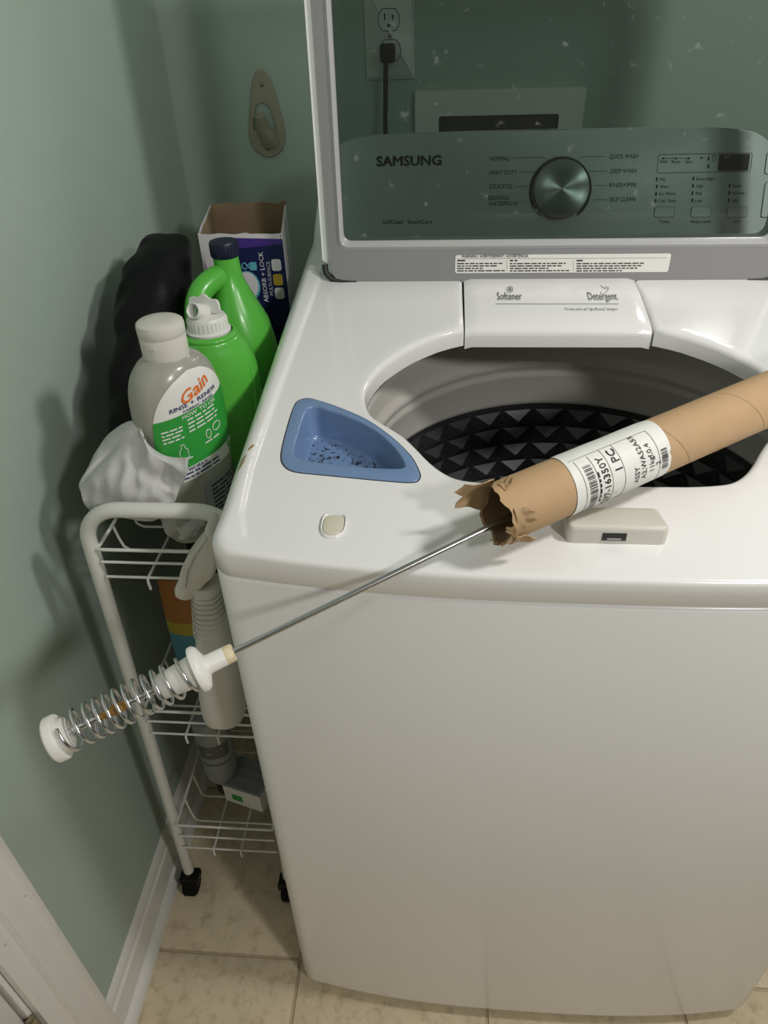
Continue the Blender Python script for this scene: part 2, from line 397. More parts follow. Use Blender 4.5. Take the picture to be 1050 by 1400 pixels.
# ================================================================== WASHING MACHINE
W = 0.686; BOW = 0.027; YD = 0.70
wm = thing('washing_machine', (W/2, 0.33, 0), 'white top-loading washing machine with its glass lid raised', 'washer')
def front_y(x):
    t = abs(2*x/W-1); return -BOW*(1-t**2.6)
def outline(inset=0.0, rc=0.028):
    """ccw outline: bowed front, rounded corners"""
    P = []
    n = 48
    for k in range(n+1):
        x = rc+(W-2*rc)*k/n; P.append(Vector((x, front_y(x))))
    y0 = front_y(rc)
    sl = math.atan2(front_y(rc)-front_y(rc-0.004), 0.004)
    def arc(cx, cy, a0, a1, r, m):
        return [Vector((cx+r*math.cos(a0+(a1-a0)*k/m), cy+r*math.sin(a0+(a1-a0)*k/m))) for k in range(m+1)]
    P = P[1:-1]
    P += arc(W-rc, y0+rc, -PI/2-sl*0.5, 0, rc, 10)
    m_ = 40
    P += [Vector((W, y0+rc+(YD-0.02-y0-rc)*k/m_)) for k in range(1, m_)]
    P += arc(W-0.02, YD-0.02, 0, PI/2, 0.02, 4)
    P += [Vector((W-0.02-(W-0.04)*k/30, YD)) for k in range(1, 30)]
    P += arc(0.02, YD-0.02, PI/2, PI, 0.02, 4)
    P += [Vector((0, YD-0.02-(YD-0.02-y0-rc)*k/m_)) for k in range(1, m_)]
    P += arc(rc, y0+rc, PI, 1.5*PI+sl*0.5, rc, 10)
    if inset: P = offset2(P, inset)
    return P
# cabinet
g = G(); R = []
for ins, z in ((0.010, 0.030), (0.004, 0.031), (0.001, 0.034), (0.0, 0.040), (0.0, 0.46), (0.0, 0.8785), (0.001, 0.8814), (0.003, 0.8828), (0.012, 0.8828)):
    R.append([Vector((p.x, p.y, z)) for p in outline(ins)])
g.rings(R, caps=False); g.add(R[0], [tuple(range(len(R[0])-1, -1, -1))]); g.out('cabinet', M['enamel'], wm, 40)
R = [[Vector((p.x, p.y, z)) for p in outline(0.0045)] for z in (0.880, 0.8865)]
G().rings(R, caps=False).out('seam', M['seam'], wm, 30)
for x in (0.05, W-0.05):
    for y in (0.06, 0.62): G().lathe([(0.022, 0), (0.024, 0.004), (0.020, 0.010), (0.010, 0.012), (0.010, 0.034)], (x, y, 0), (0, 0, 1), 20).out('foot', M['black'], wm)

# top deck with opening and tray hole
hl = [(0.258, 0.094), (0.236, 0.096), (0.218, 0.100), (0.203, 0.111), (0.190, 0.127), (0.179, 0.144), (0.164, 0.165), (0.144, 0.184), (0.129, 0.200), (0.121, 0.222), (0.120, 0.250), (0.131, 0.286), (0.147, 0.312), (0.164, 0.333), (0.180, 0.348), (0.198, 0.362)]
lp = smooth_poly([Vector(p) for p in hl], 3, False)
lp += [Vector((0.213, 0.3705)), Vector((0.2285, 0.3775)), Vector((0.2285, 0.42)), Vector((0.2285, 0.47)), Vector((0.2285, 0.514)), Vector((0.2485, 0.516))]
lp = [Vector((0.30, 0.0935))]+lp
hole = [p for p in lp]+[Vector((0.30, 0.516))]+[Vector((W-0.30, 0.516))]+[Vector((W-p.x, p.y)) for p in lp[::-1]]
if area2(hole) < 0: hole = hole[::-1]
tray_o = smooth_poly([Vector(p) for p in [(0.0435, 0.205), (0.0465, 0.221), (0.057, 0.2265), (0.072, 0.221), (0.092, 0.2105), (0.124, 0.189), (0.152, 0.160), (0.173, 0.130), (0.1825, 0.106), (0.1830, 0.095), (0.176, 0.0895), (0.15, 0.0912), (0.118, 0.095), (0.085, 0.0990), (0.062, 0.1025), (0.051, 0.110), (0.045, 0.123), (0.0430, 0.145), (0.0428, 0.175)]], 4)
if area2(tray_o) < 0: tray_o = tray_o[::-1]
def sst(a, b, x):
    t = min(1, max(0, (x-a)/(b-a))); return t*t*(3-2*t)
OUT = outline()
CR = [(-0.03, 0.060), (-0.012, 0.050), (0.009, 0.032), (0.046, 0.021), (0.108, 0.0175), (0.205, 0.0195), (0.324, 0.0235), (0.518, 0.030), (0.75, 0.030)]
def crest(y):
    for (a, b), (c, d) in zip(CR, CR[1:]):
        if y <= c: return b+(d-b)*max(0, (y-a)/(c-a))
    return CR[-1][1]
def deck_z(x, y, d, side):
    base = Z0+SL*max(y, 0.045)+(min(y, 0.045)-0.045)*0.10
    rf = 0.0050+0.017*side
    e = 0.0
    if d < rf: e = -rf+math.sqrt(max(0, rf*rf-(rf-d)**2))
    cr = crest(y); bump = 0.0070*side*(1-sst(cr, cr+0.0048, min(x, W-x)))
    return base+e+bump
def side_w(x, y): # 1 on the left and right rims, 0 on the front lip
    a = 1-sst(0.0, 0.055, min(x, W-x)); b = sst(-0.03, 0.045, y)
    return max(0.0, a*b)
def near(p, L): # distance to polygon
    best = 9
    for i in range(len(L)):
        a = L[i]; b = L[(i+1) % len(L)]; ab = b-a; t = max(0, min(1, (p-a).dot(ab)/max(ab.length_squared, 1e-12)))
        q = (a+ab*t-p).length_squared
        if q < best: best = q
    return math.sqrt(best)
loops3 = []; loops2 = []; dist = {}
dl = [0.0, 0.0006, 0.0018, 0.0036, 0.006, 0.009, 0.0125, 0.016]
for d in dl: loops2.append((offset2(OUT, d) if d else OUT, d))
hl_off = [0.0, 0.0008, 0.002, 0.004, 0.0065]
hloops = [((offset2(hole, -d) if d else hole), d) for d in hl_off]
tl = [(tray_o, 0.0), (offset2(tray_o, -0.0015), 0.0015), (offset2(tray_o, -0.004), 0.004)]
crestpts = []
for k in range(92):
    yy = -0.008+k*0.0075
    for q in (-0.0015, 0.0, 0.0008, 0.0016, 0.0024, 0.0032, 0.0040, 0.0048, 0.0064):
        xx = crest(yy)+q
        for p in (Vector((xx, yy)), Vector((W-xx, yy))):
            if 0.01 < near(p, OUT): crestpts.append(p)
inner = offset2(OUT, 0.040); hout = offset2(hole, -0.009); tout = offset2(tray_o, -0.007)
gpts = []
for i in range(58):
    for j in range(62):
        p = Vector((0.006+i*0.012+(0.006 if j % 2 else 0), -0.03+j*0.012))
        if inside(p, inner) and not inside(p, hout) and not inside(p, tout): gpts.append(p)
v2, F = triangulate([l for l, d in loops2]+[l for l, d in hloops]+[l for l, d in tl], gpts+crestpts, OUT, [hole, tray_o])
V3 = []
for p in v2:
    d = near(p, OUT) if (p.x < 0.05 or p.x > W-0.05 or p.y < 0.05 or p.y > YD-0.05) else 0.1
    z = deck_z(p.x, p.y, d, side_w(p.x, p.y))
    dh = near(p, hole)
    if dh < 0.0065: z += -0.0065+math.sqrt(max(0, 0.0065**2-(0.0065-dh)**2))
    V3.append(Vector((p.x, p.y, z)))
g = G().add(V3, F)
sk = [[Vector((p.x, p.y, deck_z(p.x, p.y, 0, side_w(p.x, p.y)))) for p in OUT], [Vector((p.x, p.y, 0.8850)) for p in OUT], [Vector((p.x, p.y, 0.8840)) for p in outline(0.001)], [Vector((p.x, p.y, 0.8840)) for p in outline(0.01)]]
g.rings(sk, caps=False)
hk = [[Vector((p.x, p.y, dz(p.y)-0.0065)) for p in hole], [Vector((p.x, p.y, dz(p.y)-0.022)) for p in hole]]
g.rings(hk, caps=False)
dk = g.out('top_deck', M['deck'], wm, 50)
bm = bmesh.new(); bm.from_mesh(dk.data); bmesh.ops.remove_doubles(bm, verts=bm.verts, dist=1e-5); bmesh.ops.recalc_face_normals(bm, faces=bm.faces); bm.to_mesh(dk.data); bm.free()
for p in dk.data.polygons: p.use_smooth = True
dk.data.set_sharp_from_angle(angle=math.radians(55))
# amber scuffs on the rim
for (px, py, L, a) in ((318, 626, 0.007, 0.6), (310, 634, 0.008, 0.9), (333, 613, 0.006, 0.7)):
    P = deck(px, py, 0.001)
    x = max(P.x, 0)+0.009; y = P.y-0.004; d = max(0.004, x); zz = deck_z(x, y, d, side_w(x, y))
    R = []
    for k in range(7):
        t = k/6-0.5; cx = x+t*L*math.cos(a); cy = y+t*L*2.2*math.sin(a); ww = 0.0011*math.cos(t*PI)+0.0003
        R.append([Vector((cx+ww*q, cy-ww*q*0.5, deck_z(cx+ww*q, cy-ww*q*0.5, max(0.003, cx+ww*q), side_w(cx+ww*q, cy))+0.0004)) for q in (-1, 0, 1)])
    finish(G().rings(R, caps=False, closed=False).out('scuff_mark', M['grease'], wm), 'amber scuff on the deck rim')

# detergent dispenser panel
g = G(); x0, x1 = 0.2300, W-0.2300; nx = 24
prof = [(0.513, 0.002), (0.50, 0.003), (0.47, 0.003), (0.44, 0.002), (0.41, 0.0), (0.392, -0.0015), (0.384, -0.0035), (0.3805, -0.0075), (0.380, -0.012), (0.381, -0.026), (0.40, -0.03), (0.513, -0.03)]
R = []
for k in range(nx+1):
    x = x0+(x1-x0)*k/nx; e = min(x-x0, x1-x); ed = -0.0025*(1-min(1, e/0.004))**2 if e < 0.004 else 0
    R.append([Vector((x, y+0.0, dz(y)+h+ed)) for y, h in prof])
g.rings(R); disp = g.out('dispenser_panel', M['deck'], wm, 40)
ND = Vector((0, -SL, 1)).normalized(); VD = Vector((0, 1, SL)).normalized()
def dsurf(px, py, h):
    P = deck(px, py, 0.002)
    hh = 0.003 if P.y > 0.44 else (0.0+0.003*sst(0.40, 0.455, P.y))
    return Vector((P.x, P.y, dz(P.y)+hh+h))
def on_disp(g, s_, pl, pr, pb, hpx, bold=0.0):
    a = dsurf(pl, pb, 0.0004); b = dsurf(pr, pb, 0.0004); t = dsurf(pl, pb-hpx, 0.0004)
    u = (b-a); v = (t-a); L = u.length; H = v.length; v = Vector((0, v.y, v.z)).normalized(); u.normalize()
    put_text(g, s_, lambda x, y: a+u*x+v*y+ND*0.0002, L, H, bold)
g = G(); on_disp(g, 'Softener', 680, 714, 411, 10); on_disp(g, 'Detergent', 805, 845, 411, 10)
on_disp(g, 'For best result, use "high efficiency" detergent', 773, 845, 423.5, 3.2)
g.tube([dsurf(677, 416, 0.0005), dsurf(846, 416, 0.0005)], 0.0003, 6)
def loop_icon(cx, cy, r, n=16, fn=dsurf, wr=0.00028):
    return [fn(cx+r*math.cos(2*PI*k/n), cy+r*math.sin(2*PI*k/n), 0.0005) for k in range(n)]
for k in range(6):
    a = k*PI/3+PI/6; g.tube(loop_icon(697+2.9*math.cos(a), 397+2.9*math.sin(a), 1.7, 10), 0.00025, 5, True)
g.tube(loop_icon(697, 397, 1.2, 8), 0.00025, 5, True)
g.tube([dsurf(x, y, 0.0005) for x, y in ((822, 400), (821, 403), (825, 404), (830, 399), (832, 395), (828, 393), (826, 396))], 0.0003, 5)
g.tube([dsurf(x, y, 0.0005) for x, y in ((821, 392), (826, 396), (831, 395))], 0.0003, 5)
g.out('lettering', M['inkgrey'], disp, 0)

# softener tray
zt = lambda p, h: Vector((p.x, p.y, dz(p.y)+h))
tray_i = smooth_poly([Vector(p) for p in [(0.0575, 0.190), (0.0595, 0.206), (0.068, 0.2105), (0.080, 0.205), (0.100, 0.195), (0.133, 0.171), (0.156, 0.142), (0.1675, 0.117), (0.166, 0.1105), (0.158, 0.1090), (0.14, 0.1095), (0.116, 0.1120), (0.09, 0.1160), (0.069, 0.1200), (0.0595, 0.127), (0.0565, 0.140), (0.0565, 0.165)]], 4)
tray_i = [Vector(p) for p in tray_i]
if area2(tray_i) < 0: tray_i = tray_i[::-1]
def resamp(P, n, start):
    L = [0]; m_ = len(P)
    i0 = min(range(m_), key=lambda i: (P[i]-start).length); P = P[i0:]+P[:i0]+[P[i0]]
    for i in range(m_): L.append(L[-1]+(P[i+1]-P[i]).length)
    out = []; j = 0
    for k in range(n):
        t = L[-1]*k/n
        while L[j+1] < t: j += 1
        f = (t-L[j])/max(1e-9, L[j+1]-L[j]); out.append(P[j].lerp(P[j+1], f))
    return out
to = resamp(offset2(tray_o, 0.0006), 96, Vector((0.0435, 0.205))); ti = resamp(tray_i, 96, Vector((0.0575, 0.195)))
def shrink(P, s_): 
    c = sum(P, Vector((0, 0)))/len(P); return [c+(p-c)*s_ for p in P]
R = [[zt(p, -0.010) for p in to], [zt(p, -0.0004) for p in to], [zt(p, 0.0009) for p in shrink(to, 0.992)], [zt(p, 0.0012) for p in shrink(to, 0.98)], [zt(p, 0.0012) for p in shrink(ti, 1.03)], [zt(p, 0.0009) for p in shrink(ti, 1.012)], [zt(p, -0.0010) for p in ti], [zt(p, -0.004) for p in shrink(ti, 0.992)], [zt(p, -0.030) for p in shrink(ti, 0.93)], [zt(p, -0.0335) for p in shrink(ti, 0.91)], [zt(p, -0.0350) for p in shrink(ti, 0.87)]]
tray = G().rings(R, caps=False).out('softener_tray', M['blue'], wm, 60)
G().rings([[zt(p, -0.0350) for p in shrink(ti, 0.872)], [zt(p, -0.0355) for p in shrink(ti, 0.7)], [zt(p, -0.0356) for p in shrink(ti, 0.3)], [zt(p, -0.0356) for p in shrink(ti, 0.01)]], caps=False).out('tray_floor', M['bluedirt'], tray, 60)
finish(tray, 'blue softener tray with residue on its floor')
R = [[zt(p, -0.0009) for p in offset2(tray_o, -0.0006)], [zt(p, 0.0003) for p in offset2(tray_o, -0.0002)], [zt(p, 0.0003) for p in offset2(tray_o, 0.0006)], [zt(p, -0.003) for p in offset2(tray_o, 0.0008)]]
G().rings(R, caps=False).out('tray_gap', M['seal'], tray, 60)

# lid lock cover
a = deck(768, 700); b = deck(904, 698); c_ = deck(905, 746); d_ = deck(771, 742)
x0, x1 = (a.x+d_.x)/2, (b.x+c_.x)/2; y1 = a.y+0.001; y0 = 0.0150
g = G(); R = []
pl = rrect(x0, x1, y0, y1, 0.006, 5)
def lev(ins, hb, hf): # back and front height
    P = offset2(pl, ins) if ins else pl
    return [Vector((p.x, p.y, deck_z(p.x, p.y, 0.1, 0)+hf+(hb-hf)*sst(y0, y1, p.y))) for p in P]
R = [lev(0, -0.006, -0.004), lev(0, 0.004, 0.0125), lev(0.0008, 0.0055, 0.0155), lev(0.0025, 0.0065, 0.0170), lev(0.005, 0.0070, 0.0172)]
g.rings(R); lc = g.out('lid_lock_cover', M['beige'], wm, 50); finish(lc, 'beige lid lock cover with a dark slot')
sa = hit(823, 734, (0, 1, 0), y0+0.0005); sb = hit(856, 734, (0, 1, 0), y0+0.0005)
sz = deck_z(x0, y0, 0.1, 0)
G().box((sa.x, y0-0.0006, sz+0.0040), (sb.x, y0+0.003, sz+0.0115)).out('slot', M['seal'], lc, 0)
G().box((sa.x-0.0007, y0-0.0004, sz+0.0033), (sb.x+0.0007, y0+0.002, sz+0.0040)).box((sa.x+0.004, y0-0.0010, sz+0.0050), (sb.x-0.004, y0+0.001, sz+0.0064)).out('slot_lip', M['lidbezel'], lc, 0)
# drain plug cap
P = deck(456, 720); 
pp = []
for k in range(48):
    t = 2*PI*k/48; n_ = 4.0 if math.sin(t) > 0 else 2.3
    pp.append(Vector((P.x+0.0094*math.copysign(abs(math.cos(t))**(2/n_), math.cos(t)), P.y+0.0128*math.copysign(abs(math.sin(t))**(2/n_), math.sin(t)))))
zc = lambda p, h: Vector((p.x, p.y, deck_z(p.x, p.y, 0.1, 0)+h+0.0008))
pc = G().rings([[zc(p, -0.001) for p in shrink(pp, 1.26)], [zc(p, 0.0012) for p in shrink(pp, 1.20)], [zc(p, 0.0016) for p in shrink(pp, 1.13)], [zc(p, 0.0010) for p in shrink(pp, 1.05)], [zc(p, -0.0006) for p in shrink(pp, 1.03)]], caps=False).out('plug_ring', M['deck'], wm, 50)
G().rings([[zc(p, -0.0005) for p in shrink(pp, 1.0)], [zc(p, 0.0008) for p in shrink(pp, 0.96)], [zc(p, 0.0012) for p in shrink(pp, 0.85)]]).out('plug_cap', M['cream'], wm, 50)

# tub: cover ring, balance ring, drum
DC = Vector((0.376, 0.302, 0)); 
def tubring(prof, name, m, seg=96, sm=40):
    return G().lathe(prof, DC, (0, 0, 1), seg, caps=False).out(name, m, wm, sm)
tubring([(0.2815, 0.8925), (0.279, 0.8945), (0.2765, 0.893), (0.2745, 0.888), (0.2735, 0.880)], 'tub_cover', M['cover'])
tubring([(0.297, 0.876), (0.283, 0.872), (0.279, 0.860), (0.281, 0.55)], 'tub_shadow_gap', M['seal'])
tubring([(0.283, 0.850), (0.2735, 0.868), (0.2705, 0.8735), (0.2675, 0.8745), (0.2655, 0.872), (0.2650, 0.866), (0.2655, 0.845), (0.2645, 0.838), (0.2605, 0.833), (0.2590, 0.829), (0.2595, 0.824), (0.2625, 0.820), (0.2630, 0.815), (0.2615, 0.811), (0.2615, 0.806), (0.2640, 0.802), (0.2650, 0.765), (0.2665, 0.759), (0.2690, 0.757)], 'balance_ring', M['ringgrey'], 120, 60)
# drum wall with pyramids (32 columns) between z 0.755 and 0.56, then floor
g = G(); ncol = 34; rows = 7; zt0 = 0.757; ph = 0.0315; rd = 0.2725
def cyl(a, z, r): return DC+Vector((r*math.cos(a), r*math.sin(a), z))
da = 2*PI/ncol
for k in range(ncol):
    a0 = k*da; gapa = da*0.14
    g.add([cyl(a0-gapa/2, zt0, rd), cyl(a0+gapa/2, zt0, rd), cyl(a0+gapa/2, zt0-rows*ph-0.02, rd), cyl(a0-gapa/2, zt0-rows*ph-0.02, rd)], [(0, 1, 2, 3)])
    b0, b1 = a0+gapa/2, a0+da-gapa/2; bm_ = (b0+b1)/2
    g.add([cyl(b0, zt0, rd), cyl(b1, zt0, rd), cyl(b1, zt0-0.012, rd), cyl(b0, zt0-0.012, rd)], [(0, 1, 2, 3)])
    for r in range(rows):
        zu = zt0-0.012-r*ph; zl = zu-ph; zm = (zu+zl)/2
        g.add([cyl(b0, zu, rd), cyl(b1, zu, rd), cyl(b1, zl, rd), cyl(b0, zl, rd), cyl(bm_, zm, rd-0.011)], [(0, 1, 4), (1, 2, 4), (2, 3, 4), (3, 0, 4)])
g.lathe([(rd, zt0-rows*ph-0.010), (rd-0.004, 0.50), (rd-0.03, 0.47), (0.0, 0.46)], DC, (0, 0, 1), 72, caps=False)
drum = g.out('drum', M['drum'], wm, 12)
h = G()
for k in range(ncol):
    for r in range(rows*2):
        z = zt0-0.016-r*ph/2; c0 = cyl(k*da, z, rd-0.0006); n_ = Vector((math.cos(k*da), math.sin(k*da), 0)); t_ = Vector((-n_.y, n_.x, 0))
        h.add([c0+t_*0.0026*math.cos(q*PI/4)+Vector((0, 0, 0.0026*math.sin(q*PI/4))) for q in range(8)], [tuple(range(8))])
ho = h.out('drain_hole', M['seal'], drum, 0); ho['kind'] = 'stuff'

# control console: sloped prism
CA = Vector((0, 0.604, 0.978)); CB = Vector((0, 0.662, 1.135)); CV = (CB-CA).normalized(); CN = Vector((0, -CV.z, CV.y))
CLEN = (CB-CA).length
def cpt(x, v, h=0): return Vector((x, 0, 0))+CA+CV*v+CN*h
def cpx(px, py, h=0.0004):
    n = CN; P = hit(px, py, n, n.dot(CA)+h); return P
half = [(0.008, -0.02), (0.010, 0.03), (0.018, 0.08), (0.028, 0.118), (0.040, 0.143), (0.058, 0.156), (0.085, 0.1625), (0.13, 0.1655), (0.22, 0.167), (0.343, 0.1675)]
hp = smooth_poly([Vector(p) for p in half], 4, False)
face = [Vector((p.x, p.y)) for p in hp]+[Vector((W-p.x, p.y)) for p in hp[::-1][1:]]
R = [[cpt(p.x, p.y, h-(0.004 if h > -0.001 else 0)*0) for p in P] for P, h in ((offset2(face, 0.006), 0.0), (offset2(face, 0.0025), -0.0012), (face, -0.005), (face, -0.03))]
bk = [Vector((p.x*0.98+0.007, 0.705, min(p.z, 1.12))) for p in R[-1]]
R.append(bk)
cons = G().rings(R).out('control_console', M['console'], wm, 40)
def on_cons(g, s_, pl, pr, pb, hpx, bold=0.0):
    a = cpx(pl, pb); b = cpx(pr, pb); t = cpx(pl, pb-hpx); H = (t-a).dot(CV)
    put_text(g, s_, lambda x, y: a+Vector((x, 0, 0))+CV*y, abs(b.x-a.x), H, bold)
def line_px(g, pts, r=0.0003): g.tube([cpx(x, y, 0.0003) for x, y in pts], r, 4)
g = G()
V_, F_ = text_geo('SAMSUNG', 0.035)
on_cons(g, 'SAMSUNG', 515, 603, 227, 13, 0.04); g.out('brand_lettering', M['ink'], cons, 0)
g = G()
on_cons(g, 'SelfClean', 523, 551, 306, 5.5, 0.01); on_cons(g, 'SmartCare', 557, 591, 306, 5.5, 0.01); g.out('feature_lettering', M['ink'], cons, 0)
cyc = (('NORMAL', 670, 696, 220), ('HEAVY DUTY', 669, 706, 239), ('DELICATES', 669, 700, 258), ('BEDDING/', 668, 697, 273.5), ('WATERPROOF', 668, 708, 281.5), ('QUICK WASH', 833, 872, 217), ('DEEP WASH', 835, 870, 237), ('RINSE+SPIN', 833, 869, 256), ('SELF CLEAN', 833, 868, 275.5))
cyl_ = (((698, 216), (745, 215), (749, 222)), ((710, 235), (733, 235)), ((704, 255), (722, 255)), None, ((712, 275), (721, 275)), ((790, 221), (794, 214), (829, 214)), ((806, 234), (831, 234)), ((814, 253.5), (831, 253.5)), ((812, 273), (831, 273)))
for q, pts in zip(cyc, cyl_):
    g = G(); on_cons(g, *q, 6.0, 0.004); g.out('cycle_lettering', M['ink'], cons, 0)
    if pts: g = G(); line_px(g, pts); g.out('leader_line', M['ink'], cons, 0)
g = G()
for s_, l, r, b in (('Wash', 902, 912, 223), ('Rinse', 918, 930, 223), ('Spin', 937, 946, 223), ('Hot', 902, 910, 247), ('Warm', 902, 914, 257), ('Eco Warm', 901, 923, 267), ('Cold / Rinse', 900, 924, 276.5), ('Extra High', 952, 975, 246.5), ('High', 952, 961, 256.5), ('Mid', 951, 959, 266.5), ('Low', 950, 960, 276.5), ('Heavy', 1001, 1014, 256), ('Normal', 1001, 1017, 266), ('Light', 1000, 1010, 276), ('Temp.', 901, 916, 305), ('Water Level', 943, 971, 305), ('Soil', 1002, 1011, 304.5), ('Start/', 1046, 1072, 277), ('Pause', 1046, 1072, 287), ('Power', 1047, 1068, 233)):
    on_cons(g, s_, l, r, b, 4.2, 0.006)
for (x, y) in ((907, 216.5), (924, 216.5), (941.5, 216.5), (959, 216)):
    a = cpx(x, y); g.add([a+Vector((0.0022*math.cos(q*PI/4), 0, 0))+CV*0.0012*math.sin(q*PI/4) for q in range(8)], [tuple(range(8))])
for (x, y) in ((898, 245), (898, 255), (897, 265), (896.5, 274.5), (948, 244), (947.5, 254), (946.5, 264), (946.5, 274), (997.5, 254), (997, 264), (996, 274), (969, 217), (968.5, 227.5)):
    a = cpx(x, y); g.add([a+Vector((sx*0.0012, 0, 0))+CV*sy*0.0024 for sx, sy in ((-1, -1), (1, -1), (1, 1), (-1, 1))], [(0, 1, 2, 3)])
line_px(g, ((908, 216.5), (940, 216.5)))
def rr_px(x0, y0, x1, y1, r):
    a = cpx(x0, y1); b = cpx(x1, y0); v0 = 0; v1 = (b-a).dot(CV)
    return [a+Vector((p.x-a.x, 0, 0))+CV*p.y for p in rrect(a.x, b.x, v0, v1, r, 4)]
for q in ((898, 209, 1029, 236.5, 0.003), (974, 212, 979, 220, 0.0008)): g.tube(rr_px(*q), 0.0003, 4, True)
g.out('indicator_lettering', M['ink'], cons, 0)
P = rr_px(981, 210.5, 1025.5, 233.5, 0.002)
G().rings([P, [p+CN*0.0006 for p in P]]).out('display', M['black'], cons, 0)
for q in ((894, 283, 922.5, 297), (944, 283, 972.5, 297), (993.5, 283, 1022, 297), (1045, 208, 1085, 238), (1040, 249, 1085, 297)):
    P = rr_px(*q, 0.003); c = sum(P, Vector())/len(P)
    bt = G().rings([[p-CN*0.001 for p in P], [p+CN*0.0006 for p in P], [c+(p-c)*0.97+CN*0.0014 for p in P]]).out('button', M['console'], cons, 30)
    G().tube([c+(p-c)*1.02 for p in P], 0.0003, 4, True).out('button_outline', M['ink'], bt, 0)
# knob
KC = cpx(768, 258, 0.014); kr = 0.0385
K0 = KC-CN*0.0142
seg = 64
kn = G().lathe([(kr*0.97, 0.0002), (kr, 0.003), (kr, 0.012), (kr*0.985, 0.0135)], K0, CN, seg, caps=False).out('knob', M['black'], cons, 40)
kf = bpy.data.objects.new('knob_face', None)
me_v = []; 
prof = [(kr*0.985, 0.0), (kr*0.95, 0.0008), (kr*0.6, 0.0012), (kr*0.25, 0.0014), (0.0008, 0.0015)]
for r, hh in prof: me_v += [Vector((r*math.cos(2*PI*k/seg), r*math.sin(2*PI*k/seg), hh)) for k in range(seg)]
me_f = [(i*seg+k, i*seg+(k+1) % seg, (i+1)*seg+(k+1) % seg, (i+1)*seg+k) for i in range(len(prof)-1) for k in range(seg)]+[tuple((len(prof)-1)*seg+k for k in range(seg))]
me = bpy.data.meshes.new('knob_face'); me.from_pydata(me_v, [], me_f); me.materials.append(M['knob'])
for p in me.polygons: p.use_smooth = True
bpy.data.objects.remove(kf); kf = bpy.data.objects.new('knob_face', me); C.objects.link(kf)
kf.parent = kn
Rk = Matrix(((1, 0, 0), (0, CV.y, CV.z), (0, CN.y, CN.z))).transposed().to_4x4()
Rk = Matrix(((1, CV.x, CN.x, 0), (0, CV.y, CN.y, 0), (0, CV.z, CN.z, 0), (0, 0, 0, 1)))
kf.matrix_parent_inverse = Matrix.Translation(-worldloc(kn))
kf.matrix_basis = Matrix.Translation(K0+CN*0.0135) @ Rk
finish(kf, 'spun metal knob face with crossed highlights')
# black arc around the knob
g = G(); R = []
for k in range(41):
    a = math.radians(-52+284*k/40); u_ = Vector((math.cos(a), 0, 0))+CV*math.sin(a)
    base = K0+CN*0.0002
    R.append([base+u_*(kr+0.0012), base+u_*(kr+0.0052), base+u_*(kr+0.0052)+CN*0.0005, base+u_*(kr+0.0012)+CN*0.0005])
g.rings(R).out('dial_arc', M['ink'], cons, 30)

# lid
YL = 0.5125
LT = 0.045
def lpt(x, z, d=0): return Vector((x, YL+d+(z-0.975)*LT, z))
lid = G()
outer = rrect(0.0375, W-0.0375, 0.998, 1.452, [0.006, 0.006, 0.03, 0.03], 6); inn = rrect(0.066, W-0.066, 1.024, 1.425, 0.012, 6)
plate(lid, outer, [inn], lambda x, z, d: lpt(x, z, d), 0.026)
lid = lid.out('lid', M['lidwhite'], wm, 30)
fo = rrect(0.0485, W-0.0485, 0.973, 1.444, [0.022, 0.022, 0.02, 0.02], 6); fi = rrect(0.0655, W-0.0655, 1.0225, 1.427, 0.012, 6)
g = G(); plate(g, fo, [fi], lambda x, z, d: lpt(x, z, d-0.0065), 0.010); fr = g.out('lid_frame', M['lidgrey'], lid, 30)
b0 = rrect(0.0600, W-0.0600, 1.0165, 1.432, 0.013, 6); b1 = rrect(0.0685, W-0.0685, 1.0265, 1.423, 0.010, 6)
mid = rrect(0.064, W-0.064, 1.021, 1.428, 0.012, 6)
G().rings([[lpt(p.x, p.y, -0.0068) for p in b0], [lpt(p.x, p.y, -0.0100) for p in mid], [lpt(p.x, p.y, -0.0085) for p in offset2(mid, 0.002)], [lpt(p.x, p.y, -0.001) for p in b1], [lpt(p.x, p.y, 0.006) for p in b1]], caps=False).out('bezel', M['lidbezel'], lid, 40)
g = G(); P = rrect(0.067, W-0.067, 1.025, 1.4245, 0.010, 6)
g.rings([[lpt(p.x, p.y, 0.000) for p in P], [lpt(p.x, p.y, 0.004) for p in P]]); g.out('glass', M['glass'], lid, 30)
for sx in (0, 1):
    mx = lambda x: W-x if sx else x
    g = G().tube([Vector((mx(0.0400), YL+0.001, 0.996)), Vector((mx(0.0415), YL-0.002, 0.985)), Vector((mx(0.050), YL-0.004, 0.977)), Vector((mx(0.064), YL-0.005, 0.973)), Vector((mx(0.078), YL-0.005, 0.972)), Vector((mx(0.084), YL-0.005, 0.972))], 0.0042, 8)
    g.out('hinge_seal', M['seal'], lid)
    G().lathe([(0.001, 0), (0.009, 0.0005), (0.009, 0.02), (0.001, 0.0205)], (mx(0.058)-0.01, YL+0.014, 0.984), (1, 0, 0), 16).out('hinge', M['lidgrey'], lid)
G().box((0.088, YL-0.004, 0.966), (W-0.088, YL+0.03, 0.975), 0.002, 2).out('hinge_bar', M['lidgrey'], lid)
